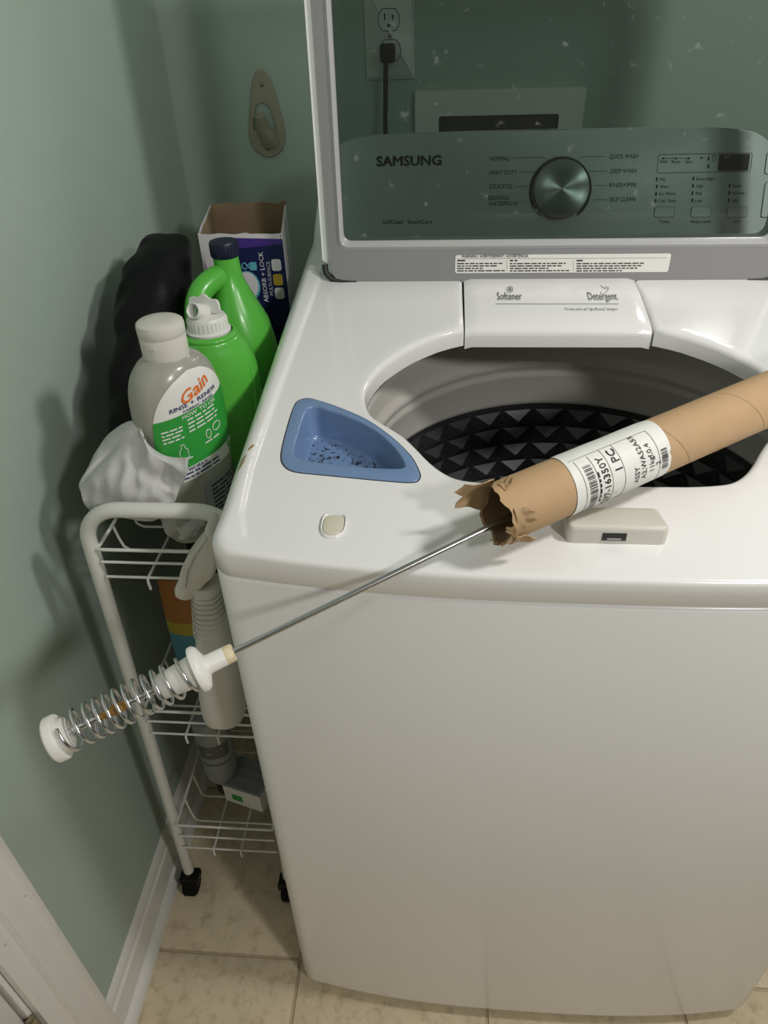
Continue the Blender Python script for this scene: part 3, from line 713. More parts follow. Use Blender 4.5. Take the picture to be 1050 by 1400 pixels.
# warning sticker
def lpx(px, py, d=-0.0069): 
    n = Vector((0, 1, -LT)); return hit(px, py, n, n.dot(lpt(0, 1.0, d)))
a = lpx(622, 373.5); b = lpx(918, 346.5); zb, zt_ = a.z, b.z
P = rrect(a.x, b.x, zb, zt_, 0.003, 4)
st = G().rings([[lpt(p.x, p.y, -0.0066) for p in P], [lpt(p.x, p.y, -0.0071) for p in P]]).out('warning_sticker', M['paper'], lid, 0)
g = G()
def on_lid(s_, pl, pr, pb, hpx, bold=0):
    a = lpx(pl, pb, -0.0073); b = lpx(pr, pb, -0.0073); t = lpx(pl, pb-hpx, -0.0073)
    put_text(g, s_, lambda x, y: a+Vector((x, 0, y)), b.x-a.x, t.z-a.z, bold)
on_lid('WARNING / AVERTISSEMENT / ADVERTENCIA', 631, 722, 352.5, 4.0, 0.012)
def lid_bars(pl, pr, pb, hpx, seed):
    a = lpx(pl, pb, -0.0073); b = lpx(pr, pb, -0.0073); t = lpx(pl, pb-hpx, -0.0073)
    put_bars(g, lambda x, y: a+Vector((x, 0, y)), b.x-a.x, t.z-a.z, seed)
for l, r in ((625, 636), (697, 709), (788, 799)): lid_bars(l, r, 357.7, 2.8, l)
for (l, r) in ((625, 690), (697, 780), (788, 880)):
    for k in range(4): lid_bars(l, r-(0, 3, 9, 30)[(k+l) % 4], 361.6+k*3.3, 2.2, l+k)
for x in (693, 784): g.tube([lpx(x, 356, -0.0073), lpx(x, 371, -0.0073)], 0.00015, 4)
g.tube([lpx(625, 354, -0.0073), lpx(912, 352.7, -0.0073)], 0.00015, 4)
g.out('sticker_lettering', M['ink'], st, 0)

# ================================================================== CARDBOARD TUBE
P1 = deck(676, 704, 0.0430); P2 = deck(1050, 545.5, 0.0450)
AX = (P2-P1).normalized(); TR = 0.0250; TI = 0.0226; TLEN = 0.60
side = AX.cross(Vector((0, 0, 1))).normalized()     # points to the viewer side
upv = side.cross(AX).normalized()
def tpt(a, h, r): return P1+AX*h+(side*math.cos(a)+upv*math.sin(a))*r   # a=0 viewer side, 90 deg = top
tb = thing('cardboard_tube', (P1+AX*0.3-upv*TR), 'brown cardboard mailing tube with torn end and white label lying across washer', 'tube')
seg = 72; random.seed(3)
jag = []
for k in range(seg):
    a = 2*PI*k/seg; deg = math.degrees(a)
    j = 0.004*noise.noise(Vector((math.cos(a)*2.1, math.sin(a)*2.1, 0.3)))+0.003*noise.noise(Vector((math.cos(a)*6, math.sin(a)*6, 1.3)))
    if 95 < deg < 205: j += 0.008*math.sin((deg-95)/110*PI)+0.004*abs(math.sin(deg*0.09))
    if 280 < deg < 330: j -= 0.004
    jag.append(j)
hs = [0.0, 0.012, 0.03]+[0.03+k*(TLEN-0.03)/24 for k in range(1, 25)]
V = []; F = []; UV = []
for r in (TR, TI):
    for i, h in enumerate(hs):
        for k in range(seg):
            a = 2*PI*k/seg; hh = h+jag[k]*max(0, 1-h/0.03); rr = r
            if i == 0: rr = r*(1+0.03*math.sin(5*a)+0.02*math.sin(9*a+1))
            if r == TI: hh += 0.0012 if i == 0 else 0
            V.append(tpt(a, hh, rr)); UV.append((k/seg, hh))
n = len(hs)
o_out = G(); 
F = [(i*seg+k, i*seg+(k+1) % seg, (i+1)*seg+(k+1) % seg, (i+1)*seg+k) for i in range(n-1) for k in range(seg)]
sh = obj('tube_wall', V[:n*seg], F, M['kraft'], tb, 60)
uvl = sh.data.uv_layers.new(name='UVMap')
for p in sh.data.polygons:
    us = [UV[v] for v in p.vertices]; wrap = max(u for u, _ in us)-min(u for u, _ in us) > 0.5
    for li, (u_, v_) in zip(p.loop_indices, us): uvl.data[li].uv = (u_+1 if (wrap and u_ < 0.5) else u_, v_)
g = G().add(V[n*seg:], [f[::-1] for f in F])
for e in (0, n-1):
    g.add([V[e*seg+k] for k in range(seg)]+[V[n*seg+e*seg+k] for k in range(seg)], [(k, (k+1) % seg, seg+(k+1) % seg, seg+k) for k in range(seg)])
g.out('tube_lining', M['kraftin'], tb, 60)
# torn paper flaps at the mouth
def flap(a0, a1, L, curl, name='torn_flap', base=0.0, twist=0.0, m='kraft', h0=0.0):
    g = G(); nr, nc = 9, 7; R1 = []; R2 = []
    for i in range(nr):
        t = i/(nr-1); row = []; row2 = []
        wdt = (1-0.45*t**1.5)*(1+0.12*math.sin(9*t+a0*5))
        for j in range(nc):
            s_ = j/(nc-1)-0.5; a = (a0+a1)/2+(a1-a0)*s_*wdt+twist*t
            r = TR+0.0006+curl*t*t+0.0012*noise.noise(Vector((t*3, s_*4, a0*3))); h = h0-base-L*t*(1+0.18*math.sin(s_*11+a0*7))
            row.append(tpt(a, h, r)); row2.append(tpt(a, h, r+0.0009))
        R1.append(row); R2.append(row2)
    V = [p for r in R1 for p in r]+[p for r in R2 for p in r]; q = nr*nc
    F = []
    for i in range(nr-1):
        for j in range(nc-1):
            a = i*nc+j; F += [(a, a+1, a+nc+1, a+nc), (q+a, q+a+nc, q+a+nc+1, q+a+1)]
    for i in range(nr-1): F += [(i*nc, (i+1)*nc, q+(i+1)*nc, q+i*nc), (i*nc+nc-1, q+i*nc+nc-1, q+(i+1)*nc+nc-1, (i+1)*nc+nc-1)]
    for j in range(nc-1): F += [(j, q+j, q+j+1, j+1), ((nr-1)*nc+j, (nr-1)*nc+j+1, q+(nr-1)*nc+j+1, q+(nr-1)*nc+j)]
    return g.add(V, F).out(name, M['kraftflap'], tb, 60)
flap(math.radians(128), math.radians(205), 0.026, 0.006, base=-0.012)
flap(math.radians(-95), math.radians(-55), 0.008, -0.003, base=-0.004)
flap(math.radians(-20), math.radians(12), 0.006, -0.006, base=-0.004)
flap(math.radians(5), math.radians(40), -0.013, 0.005, base=-0.004)
flap(math.radians(78), math.radians(98), -0.009, 0.006, base=-0.006)
flap(math.radians(-50), math.radians(-15), -0.016, 0.005, base=-0.003)
# shipping label wrapped on the tube
def hpx(px, py):
    # axial coordinate of the tube surface point nearest to the pixel's ray on the visible line of the tube
    D = ray(px, py).normalized(); w0 = CAM-P1; b = D.dot(AX); d = D.dot(w0); e = AX.dot(w0)
    return (e-b*d)/(1-b*b)
L0, L1 = hpx(763, 667), hpx(888, 614)
la0, la1 = math.radians(-62), math.radians(132)
g = G(); R = []
for i in range(13):
    h = L0+(L1-L0)*i/12; row = []
    for k in range(41):
        t = k/40; a = la0+(la1-la0)*t; hh = h
        if i == 12: hh -= 0.004*max(0, (t-0.86)/0.14)**2*2 + 0.0012*(1 if 0.42 < t < 0.47 else 0)
        row.append(tpt(a, hh+(t-0.5)*0.006, TR+0.0006+0.0003*noise.noise(Vector((h*60, a*2, 0)))))
    R.append(row)
lab = G().rings(R, caps=False, closed=False).out('shipping_label', M['paper'], tb, 90)
finish(lab, 'white shipping label with part number and barcode')
g = G()
def lab_map(h0, a0):   # text x -> angle upwards, text y -> toward the torn end
    return lambda x, y: tpt(a0+x/TR, h0-y, TR+0.0012)
def lab_text(s_, frac, deg0, size, bold=0.0, wmul=1.0):
    h0 = L0+(L1-L0)*frac
    put_text(g, s_, lab_map(h0, math.radians(deg0)), None if wmul == 1 else None, size, bold)
LW = L1-L0
lab_text('DC97-16350Y', 0.335, -52, 0.0062, 0.012)
lab_text('1 PC', 0.475, 32, 0.0072, 0.012)
lab_text('ASSY', 0.640, -12, 0.0048, 0.004)
lab_text('A2,WA52A55', 0.715, -8, 0.0048, 0.004)
lab_text('11kgf,0.4', 0.800, 3, 0.0048, 0.004)
lab_text('2', 0.870, 10, 0.0048, 0.004)
lab_text('1', 0.42, -14, 0.0035)
put_bars(g, lab_map(L0+LW*0.245, math.radians(-20)), 0.03, 0.0018, 4)
random.seed(11)
def barcode(frac0, frac1, d0, d1):
    a = d0
    while a < d1:
        ww = random.choice((0.7, 0.7, 1.3, 2.0)); A0 = math.radians(a); A1 = math.radians(min(a+ww, d1)); 
        h0, h1 = L0+LW*frac0, L0+LW*frac1
        g.add([tpt(A0, h0, TR+0.0012), tpt(A0, h1, TR+0.0012), tpt(A1, h1, TR+0.0012), tpt(A1, h0, TR+0.0012)], [(0, 1, 2, 3)])
        a += ww+random.choice((0.8, 0.8, 1.4, 2.2))
barcode(0.125, 0.20, -48, 62); barcode(0.89, 0.955, -6, 36)
def ring_line(frac, d0, d1): g.tube([tpt(math.radians(d0+(d1-d0)*k/20), L0+LW*frac, TR+0.0009) for k in range(21)], 0.00018, 4)
def ax_line(deg, f0, f1): g.tube([tpt(math.radians(deg), L0+LW*(f0+(f1-f0)*k/6), TR+0.0010) for k in range(7)], 0.00018, 4)
ring_line(0.09, -55, 78); ring_line(0.36, -55, 82); ring_line(0.49, -55, 82); ring_line(0.865, -30, 82); ring_line(0.225, -20, 78); ax_line(82, 0.05, 0.865)
g.out('label_lettering', M['ink'], lab, 0)

# ================================================================== SUSPENSION ROD
MTH = deck(656, 727, 0.0235)
END = CAM+ray(78, 1009)*0.53
RD = (END-MTH).normalized()
def rt(px, py):
    D = ray(px, py).normalized(); w0 = CAM-MTH; b = D.dot(RD); d = D.dot(w0); e = RD.dot(w0)
    return (e-b*d)/(1-b*b)
rod = thing('suspension_rod', MTH, 'steel suspension rod with spring and white nylon cups sticking out of cardboard tube', 'rod')
t_end = rt(78, 1009); t_sl = rt(319, 893); t_fl = rt(277, 914); t_nar = rt(216, 944); t_gr = rt(161, 970)
G().tube([MTH-RD*0.11+AX*0.0+Vector((0, 0, 0.0)), MTH, MTH+RD*(t_end-0.001)], 0.0026, 12).out('steel_rod', M['chrome'], rod)
# flange cup: sleeve -> flange -> cone
G().lathe([(0.0030, t_sl), (0.0068, t_sl), (0.0072, t_sl+0.001), (0.0076, t_fl-0.006), (0.0085, t_fl-0.004), (0.0165, t_fl-0.001), (0.0185, t_fl+0.0015), (0.0185, t_fl+0.0045), (0.0170, t_fl+0.0055), (0.0128, t_fl+0.006), (0.0095, t_nar), (0.0085, t_nar+0.001), (0.003, t_nar+0.001)], MTH, RD, 36).out('spring_cup', M['nylon'], rod, 40)
G().lathe([(0.0031, t_sl-0.0008), (0.0066, t_sl-0.0008), (0.0072, t_sl+0.0002), (0.00735, t_sl+0.006)], MTH, RD, 28).out('sleeve_end', M['nylony'], rod, 40)
# end cap
G().lathe([(0.003, t_end-0.0095), (0.0105, t_end-0.0095), (0.0125, t_end-0.0085), (0.0130, t_end-0.0040), (0.0172, t_end-0.0036), (0.0178, t_end-0.0026), (0.0178, t_end+0.0030), (0.0165, t_end+0.0045), (0.001, t_end+0.0048)], MTH, RD, 36).out('end_cap', M['nylon'], rod, 40)
G().lathe([(0.0027, t_gr-0.009), (0.0033, t_gr-0.006), (0.0042, t_gr-0.003), (0.0050, t_gr), (0.0042, t_gr+0.003), (0.0031, t_gr+0.006), (0.0027, t_gr+0.014)], MTH, RD, 20).out('grease_blob', M['grease'], rod, 60)
ta, tb_ = t_fl+0.007, t_end-0.0052; turns = 11.3; pts = []; a_ = RD.orthogonal().normalized(); b_ = RD.cross(a_)
N = 340
for k in range(N+1):
    s_ = k/N; ph_ = 2*PI*turns*s_
    e = s_
    tt = ta+(tb_-ta)*(0.08*s_+0.92*(sst(-0.06, 0.14, s_)*0.10+s_*0.82+sst(0.86, 1.06, s_)*0.08))
    pts.append(MTH+RD*tt+(a_*math.cos(ph_)+b_*math.sin(ph_))*0.0146)
G().tube(pts, 0.00135, 8).out('coil_spring', M['chrome'], rod, 180)

# ================================================================== CART
cart = thing('rolling_cart', (-0.12, 0.44, 0), 'narrow white wire rolling cart between sage wall and washer', 'cart')
ZB = 0.852
def frame(y, name):
    P = [Vector((-0.222, y+0.010, 0.062)), Vector((-0.205, y+0.004, 0.42)), Vector((-0.1895, y, 0.79))]
    c = Vector((-0.144, y, 0.807))
    for k in range(0, 10):
        a = PI-PI/2*k/9; P.append(Vector((c.x+0.0445*math.cos(a), y, c.z+0.045*math.sin(a))))
    c = Vector((-0.059, y, 0.807))
    for k in range(10):
        a = PI/2-PI/2*k/9; P.append(Vector((c.x+0.0445*math.cos(a), y, c.z+0.045*math.sin(a))))
    P += [Vector((-0.0155, y, 0.79)), Vector((-0.030, y+0.004, 0.42)), Vector((-0.046, y+0.010, 0.062))]
    return G().tube(P, 0.0088, 14).out(name, M['cartwhite'], cart, 60)
YF, YR = 0.135, 0.765
frame(YF, 'end_frame'); frame(YR, 'end_frame')
for y in (YF+0.012, YR+0.012):
    for x in (-0.224, -0.048):
        ca = G().lathe([(0.007, 0.066), (0.0095, 0.060), (0.0095, 0.044), (0.012, 0.042)], (x, y, 0), (0, 0, 1), 14)
        ca.box((x-0.0165, y-0.014, 0.030), (x-0.0125, y+0.012, 0.046), 0.002).box((x+0.0125, y-0.014, 0.030), (x+0.0165, y+0.012, 0.046), 0.002).box((x-0.0165, y-0.014, 0.040), (x+0.0165, y+0.012, 0.047), 0.003)
        cw = ca.out('caster', M['black'], cart)
        G().lathe([(0.006, -0.0115), (0.019, -0.011), (0.0215, -0.008), (0.0215, 0.008), (0.019, 0.011), (0.006, 0.0115)], (x, y-0.004, 0.0217), (1, 0, 0), 28).out('caster_wheel', M['rubber'], cw, 50)
def legx(z): return -0.222+(z-0.062)/(0.79-0.062)*0.0325
def basket(zr, zf):
    xl, xr = legx(zr)+0.0095, legx(zr)+0.174-0.0095; y0, y1 = YF-0.0055, YR+0.0055; wr = 0.0017
    zm = (zr+zf)/2
    rim = [Vector((xl, y0, zr)), Vector((xr, y0, zr)), Vector((xr, y1, zr)), Vector((xl, y1, zr))]
    bk = G().tube([(xl, y0+0.01, zr), (xl, y0, zr), (xl+0.01, y0, zr), (xr-0.01, y0, zr), (xr, y0, zr), (xr, y0+0.01, zr), (xr, y1-0.01, zr), (xr, y1, zr), (xl, y1, zr), (xl, y1-0.01, zr)], 0.0021, 8, True).out('basket', M['cartwhite'], cart, 60)
    for z in (zm+0.002, zf):
        for y in (y0, y1): G().tube([(xl, y, z), (xr, y, z)], wr, 8).out('wire', M['cartwhite'], bk, 60)
    for k in range(1, 14):
        y = y0+(y1-y0)*k/14
        G().tube([(xl, y, zr), (xl+0.003, y, zm), (xl+0.006, y, zf+0.008), (xl+0.013, y, zf+0.003), (xr-0.013, y, zf+0.003), (xr-0.006, y, zf+0.008), (xr-0.003, y, zm), (xr, y, zr)], wr, 8).out('wire', M['cartwhite'], bk, 60)
    for x in (xl+0.05, (xl+xr)/2+0.018):
        G().tube([(x, y0-0.002, zf-0.016), (x, y0-0.003, zf-0.004), (x, y0-0.002, zf+0.0005), (x, y0+0.006, zf), (x, y1-0.006, zf), (x, y1+0.002, zf)], wr, 8).out('wire', M['cartwhite'], bk, 60)
    return xl, xr
basket(0.800, 0.760); basket(0.518, 0.470); basket(0.234, 0.168)
F1, F2, F3 = 0.7655, 0.4755, 0.1735   # basket floors (top of the cross wires)

# ------------------------------------------------------------------ clear rinse bottle
def bottle_surf(cx, cy, secs, yaw):
    """secs: (z, a, b, n). returns fn(s, z, off): s in radians around, 0 = wide face normal (-y in local frame)"""
    def at(z):
        for i in range(len(secs)-1):
            if secs[i][0] <= z <= secs[i+1][0]:
                t = (z-secs[i][0])/(secs[i+1][0]-secs[i][0]); return [secs[i][j]+(secs[i+1][j]-secs[i][j])*t for j in range(4)]
        return list(secs[-1] if z > secs[-1][0] else secs[0])
    def fn(s_, z, off=0.0):
        _, a, b, n = at(z); t = -PI/2+s_
        c, q = math.cos(t), math.sin(t)
        x = (a+off)*math.copysign(abs(c)**(2/n), c); y = (b+off)*math.copysign(abs(q)**(2/n), q)
        return Vector((cx+x*math.cos(yaw)-y*math.sin(yaw), cy+x*math.sin(yaw)+y*math.cos(yaw), z))
    return fn
def loft(name, cx, cy, secs, yaw, m, parent, seg=48, sm=60):
    return G().rings([sellipse(cx, cy, z, a, b, n, yaw, seg) for z, a, b, n in secs]).out(name, m, parent, sm)
def dense(ctrl, per=5):
    P = smooth_poly([Vector((c[0], c[1], c[2])) for c in ctrl], per, False)
    k = []
    for i, p in enumerate(P):
        j = min(i//per, len(ctrl)-2); t = (i-j*per)/per; k.append((p.x, p.y, p.z, ctrl[j][3]+(ctrl[j+1][3]-ctrl[j][3])*t))
    return k
gx, gy, gyaw = -0.0900, 0.226, math.radians(54)
gb = thing('rinse_bottle', (gx, gy, F1), 'clear plastic fabric rinse bottle with cream flip cap and green label on cart', 'bottle')
secs = dense([(F1, 0.040, 0.026, 2.4), (F1+0.004, 0.046, 0.031, 2.4), (0.79, 0.0485, 0.0335, 2.4), (0.84, 0.0500, 0.0350, 2.4), (0.90, 0.0530, 0.0365, 2.3), (0.945, 0.0525, 0.0365, 2.2), (0.970, 0.0470, 0.0345, 2.1), (0.984, 0.0370, 0.0300, 2.0), (0.991, 0.0260, 0.0245, 2.0), (0.998, 0.0200, 0.0200, 2.0)])
loft('bottle_body', gx, gy, secs, gyaw, M['clear'], gb)
bs = bottle_surf(gx, gy, secs, gyaw)
cpg = G().lathe([(0.0205, 0.9895), (0.0238, 0.9900), (0.0242, 0.992), (0.0242, 1.0135), (0.0239, 1.0145), (0.0245, 1.0152), (0.0247, 1.024), (0.0240, 1.0275), (0.0218, 1.0292), (0.011, 1.0300), (0.001, 1.0302)], (gx, gy, 0), (0, 0, 1), 48).out('flip_cap', M['capcream'], gb, 40)
tp = []
for k in range(9):
    a = math.radians(-118+26*k/8); tp.append(a)
G().rings([[Vector((gx+r*math.cos(a), gy+r*math.sin(a), z)) for z, r in ((1.0055, 0.0238), (1.0055, 0.0252), (1.0075, 0.0255), (1.0125, 0.0248), (1.0125, 0.0238))] for a in tp]).out('thumb_tab', M['capcream'], cpg, 40)
def label_patch(g, sfn, zlo, zhi, sL, sR, off, nz=24, ns=18):
    R = []
    for i in range(nz+1):
        z = zlo+(zhi-zlo)*i/nz; a, b = sL(z), sR(z); R.append([sfn(a+(b-a)*k/ns, z, off) for k in range(ns+1)])
    return g.rings(R, caps=False, closed=False)
zl0, zl1 = 0.860, 0.982
def lw(z):
    t = max(0, (z-0.908)/(zl1-0.908)); return 1.12*math.sqrt(max(0.0, 1-t**2.2)) if t > 0 else 1.12+0.05*(0.908-z)/0.05
def slant(z, s_): return z+0.006*s_
lb = label_patch(G(), lambda s_, z, o: bs(s_, slant(z, s_), o), zl0, zl1, lambda z: -lw(z), lambda z: lw(z), 0.0008).out('front_label', M['paper'], gb, 90)
label_patch(G(), lambda s_, z, o: bs(s_, slant(z, s_), o), 0.877, 0.941, lambda z: -lw(z)*0.995, lambda z: lw(z)*0.995, 0.0011).out('green_band', M['labgreen'], lb, 90)
LZ = 0.885
def bars_bottle(g, sfn, sc, z, width, h, seed, off=0.0016, k=0.052):
    a0 = sc-width/2/k
    put_bars(g, lambda x, y: sfn(a0+x/k, slant(z+y, a0+x/k), off), width, h, seed)
def on_bottle(g, sfn, s_, sc, z, width, h, bold=0.0, tilt=0.0, off=0.0016, k=0.052):
    a0 = sc-width/2/k
    put_text(g, s_, lambda x, y: sfn(a0+x/k, slant(z+y+tilt*(x-width/2), a0+x/k), off), width, h, bold)
g = G(); on_bottle(g, bs, 'Gain', 0.06, 0.9545, 0.036, 0.0135, 0.02, 0.28, 0.0016); g.out('brand_lettering', M['orange'], lb, 0)
g = G(); on_bottle(g, bs, 'RINSE + RENEW', 0.0, 0.9470, 0.060, 0.0046, 0.012); on_bottle(g, bs, 'FABRIC RINSE', 0.06, 0.9420, 0.036, 0.0028, 0.01)
g.out('label_lettering', M['navyink'], lb, 0)
g = G(); on_bottle(g, bs, 'HOW IT WORKS', -0.45, 0.8720, 0.046, 0.0042, 0.015); bars_bottle(g, bs, -0.35, LZ-0.0170, 0.062, 0.0030, 1); bars_bottle(g, bs, -0.35, LZ-0.0220, 0.062, 0.0028, 2)
g.out('label_lettering', M['navyink'], lb, 0)
g = G(); on_bottle(g, bs, 'HOW TO USE', 0.05, 0.9355, 0.040, 0.0040, 0.015)
for r in range(4):
    bars_bottle(g, bs, -0.62, LZ+0.0420-r*0.0042, 0.026, 0.0024, r); bars_bottle(g, bs, 0.10, LZ+0.0460-r*0.0046, 0.036, 0.0025, r+9)
bars_bottle(g, bs, -0.45, LZ+0.002, 0.024, 0.0024, 3); bars_bottle(g, bs, 0.2, LZ+0.009, 0.02, 0.0024, 5)
# pictograms: bottle and hand outlines
def pict(pts, sc, z): g.tube([bs(sc+x/0.052, slant(z+y, sc+x/0.052), 0.0016) for x, y in pts], 0.0005, 5, True)
pict([(-0.005, 0), (0.005, 0), (0.005, 0.010), (0.002, 0.013), (0.002, 0.017), (-0.002, 0.017), (-0.002, 0.013), (-0.005, 0.010)], -0.45, 0.890)
pict([(0.006*math.cos(k*PI/6), 0.005*math.sin(k*PI/6)) for k in range(12)], 0.33, 0.907)
pict([(0.0028*math.cos(k*PI/6), 0.0055*math.sin(k*PI/6)) for k in range(12)], 0.10, 0.904)
g.out('white_lettering', M['white'], lb, 0)
g = G()
for sc, z in ((0.72, 0.8715), (0.80, 0.8635)): pict([(0.0038*math.cos(k*PI/6), 0.0038*math.sin(k*PI/6)) for k in range(12)], sc, z)
g.out('recycle_marks', M['labgreen'], lb, 0)
bl = label_patch(G(), bs, 0.785, 0.845, lambda z: -0.15, lambda z: 1.2, 0.0008).out('back_label', M['greybottle'], gb, 90)
g = G()
for r in range(8): bars_bottle(g, bs, 0.52, 0.836-r*0.0058, 0.056, 0.0036, r+20, 0.0014)
g.out('label_lettering', M['ink'], bl, 0)

# ------------------------------------------------------------------ green bottle with white spout
x, y = -0.0735, 0.325
b1 = thing('spout_bottle', (x, y, F1), 'green detergent bottle with open white pour spout, behind the clear bottle', 'bottle')
yaw1 = math.radians(20)
secs = dense([(F1, 0.036, 0.032, 2.6), (F1+0.005, 0.042, 0.038, 2.6), (0.80, 0.0465, 0.041, 2.6), (0.86, 0.051, 0.0435, 2.5), (0.92, 0.0515, 0.043, 2.3), (0.950, 0.0465, 0.040, 2.1), (0.966, 0.0385, 0.036, 2.0), (0.972, 0.0345, 0.034, 2.0), (0.974, 0.031, 0.031, 2.0)])
loft('bottle_body', x, y, secs, yaw1, M['green'], b1)
bs1 = bottle_surf(x, y, secs, yaw1)
G().tube([bs1(0.15+0.75*math.sin(PI*t*0.5), 0.79+0.155*t, 0.0001) for t in [k/16 for k in range(17)]], [0.0005+0.0028*math.sin(PI*k/16) for k in range(17)], 8).out('moulded_rib', M['green'], b1, 60)
G().lathe([(0.0335, 0.972), (0.0345, 0.9745), (0.0335, 0.977), (0.028, 0.978)], (x, y, 0), (0, 0, 1), 40, caps=False).out('neck_ring', M['green'], b1, 60)
sc = G().lathe([(0.0255, 0.976), (0.0262, 0.9775), (0.0262, 0.980), (0.0245, 0.981), (0.0235, 0.9815), (0.0232, 0.9935), (0.0215, 0.9965), (0.012, 0.998)], (x, y, 0), (0, 0, 1), 44).out('spout_cap', M['capwhite'], b1, 40)
for k in range(30):
    a = 2*PI*k/30; c0 = Vector((x+0.0233*math.cos(a), y+0.0233*math.sin(a), 0.982))
    G().tube([c0, c0+Vector((0, 0, 0.011))], 0.0006, 5).out('grip_rib', M['capwhite'], sc, 60)
sd = Vector((-0.30, -0.86, 0.40)).normalized(); so = Vector((x-0.003, y-0.004, 1.002))
G().lathe([(0.0085, -0.006), (0.0098, 0.0), (0.0092, 0.008), (0.0090, 0.017), (0.0080, 0.0175), (0.0072, 0.0165), (0.0070, 0.006), (0.0010, 0.005)], so, sd, 28).out('pour_spout', M['capwhite'], sc, 40)
G().lathe([(0.0071, 0.0058), (0.0001, 0.0052)], so, sd, 24, caps=False).out('spout_inside', M['green'], sc, 60)
# flipped wing flap behind the spout
wv = Vector((0.95, -0.31, 0)).normalized(); uvw = Vector((0.05, 0.10, 1)).normalized(); nb = wv.cross(uvw).normalized(); fo_ = Vector((x-0.002, y+0.004, 0.998))
pf = smooth_poly([Vector(p) for p in [(-0.0055, 0), (-0.0195, 0.003), (-0.0205, 0.010), (-0.0175, 0.0165), (-0.008, 0.0172), (0, 0.0215), (0.008, 0.0172), (0.0175, 0.0165), (0.0205, 0.010), (0.0195, 0.003), (0.0055, 0)]], 4)
G().rings([[fo_+wv*p.x+uvw*p.y+nb*0.0015 for p in pf], [fo_+wv*p.x+uvw*p.y-nb*0.0015 for p in pf]]).out('cap_wing', M['capwhite'], sc, 30)

# ------------------------------------------------------------------ green jug with handle and navy cap
x, y = -0.072, 0.452; yw = math.radians(12)
b2 = thing('handle_jug', (x, y, F1), 'green detergent jug with looped handle and dark navy cap', 'bottle')
R = []
for z, cx_, a, b, n in dense([(F1, 0.0, 0.044, 2.6), (F1+0.004, 0.0, 0.051, 2.6)], 1) and [(F1, 0.000, 0.036, 0.044, 2.6), (F1+0.005, 0.0, 0.042, 0.050, 2.6), (0.82, 0.0, 0.0455, 0.052, 2.5), (0.88, 0.0, 0.0475, 0.053, 2.4), (0.910, -0.001, 0.0465, 0.051, 2.3), (0.940, -0.002, 0.041, 0.045, 2.2), (0.965, -0.004, 0.0315, 0.035, 2.1), (0.985, -0.005, 0.0235, 0.0255, 2.0), (1.000, -0.006, 0.0185, 0.0190, 2.0), (1.012, -0.005, 0.0165, 0.0165, 2.0), (1.028, -0.006, 0.0160, 0.0160, 2.0)]:
    R.append(sellipse(x+cx_, y, z, a, b, n, yw, 44))
G().rings(R).out('jug_body', M['green'], b2, 70)
hx = x-0.006
G().tube(smooth_poly([Vector(p) for p in [(hx-0.004, y-0.004, 1.004), (hx-0.016, y-0.022, 1.002), (hx-0.028, y-0.040, 0.992), (hx-0.033, y-0.054, 0.970), (hx-0.030, y-0.060, 0.940), (hx-0.020, y-0.056, 0.915), (hx-0.010, y-0.046, 0.900)]], 6, False), [0.0125]*3+[0.0150]*34, 18).out('handle', M['green'], b2, 70)
cpn = G().lathe([(0.0172, 1.0265), (0.0180, 1.0275), (0.0180, 1.0440), (0.0172, 1.0455), (0.012, 1.0462), (0.001, 1.0462)], (x-0.006, y, 0), (0, 0, 1), 36).out('cap', M['navy'], b2, 40)
for k in range(24):
    a = 2*PI*k/24; c0 = Vector((x-0.006+0.0180*math.cos(a), y+0.0180*math.sin(a), 1.029)); G().tube([c0, c0+Vector((0, 0, 0.014))], 0.0006, 5).out('grip_rib', M['navy'], cpn, 60)

# ------------------------------------------------------------------ open cardboard box
bxl = thing('cardboard_box', (-0.095, 0.645, F1), 'open navy and white cardboard carton with torn brown top', 'box')
ft = [Vector((-0.1505, 0.575, 0)), Vector((-0.0290, 0.584, 0)), Vector((-0.0480, 0.720, 0)), Vector((-0.1690, 0.712, 0))]
zt_f = 1.021
def wall_panel(a, b, za, zb_, name, m, wob, off):
    n = 16; up = []; 
    d = (b-a); nrm = Vector((d.y, -d.x, 0)).normalized()
    rows_ = []
    for i in range(n+1):
        t = i/n; p = a.lerp(b, t); zz = za+(zb_-za)*t+wob*noise.noise(Vector((t*5, za*30, off)))+wob*0.4*noise.noise(Vector((t*17, za*10, off)))
        buck = 0.003*math.sin(t*PI)
        rows_.append([Vector((p.x, p.y, F1)), Vector((p.x+nrm.x*buck, p.y+nrm.y*buck, (F1+zz)/2)), Vector((p.x, p.y, zz)), Vector((p.x-nrm.x*0.002, p.y-nrm.y*0.002, zz)), Vector((p.x-nrm.x*0.002+nrm.x*buck, p.y-nrm.y*0.002+nrm.y*buck, (F1+zz)/2)), Vector((p.x-nrm.x*0.002, p.y-nrm.y*0.002, F1))])
    return G().rings(rows_).out(name, m, bxl, 30)
wall_panel(ft[0], ft[1], zt_f, zt_f-0.002, 'front_panel', M['boxwhite'], 0.003, 0.1)
wall_panel(ft[1], ft[2], zt_f-0.002, zt_f+0.006, 'side_panel', M['boxwhite'], 0.003, 0.7)
wall_panel(ft[2], ft[3], zt_f+0.010, zt_f+0.010, 'back_panel', M['card'], 0.005, 0.4)
wall_panel(ft[3], ft[0], zt_f+0.008, zt_f, 'side_panel', M['boxwhite'], 0.003, 0.9)
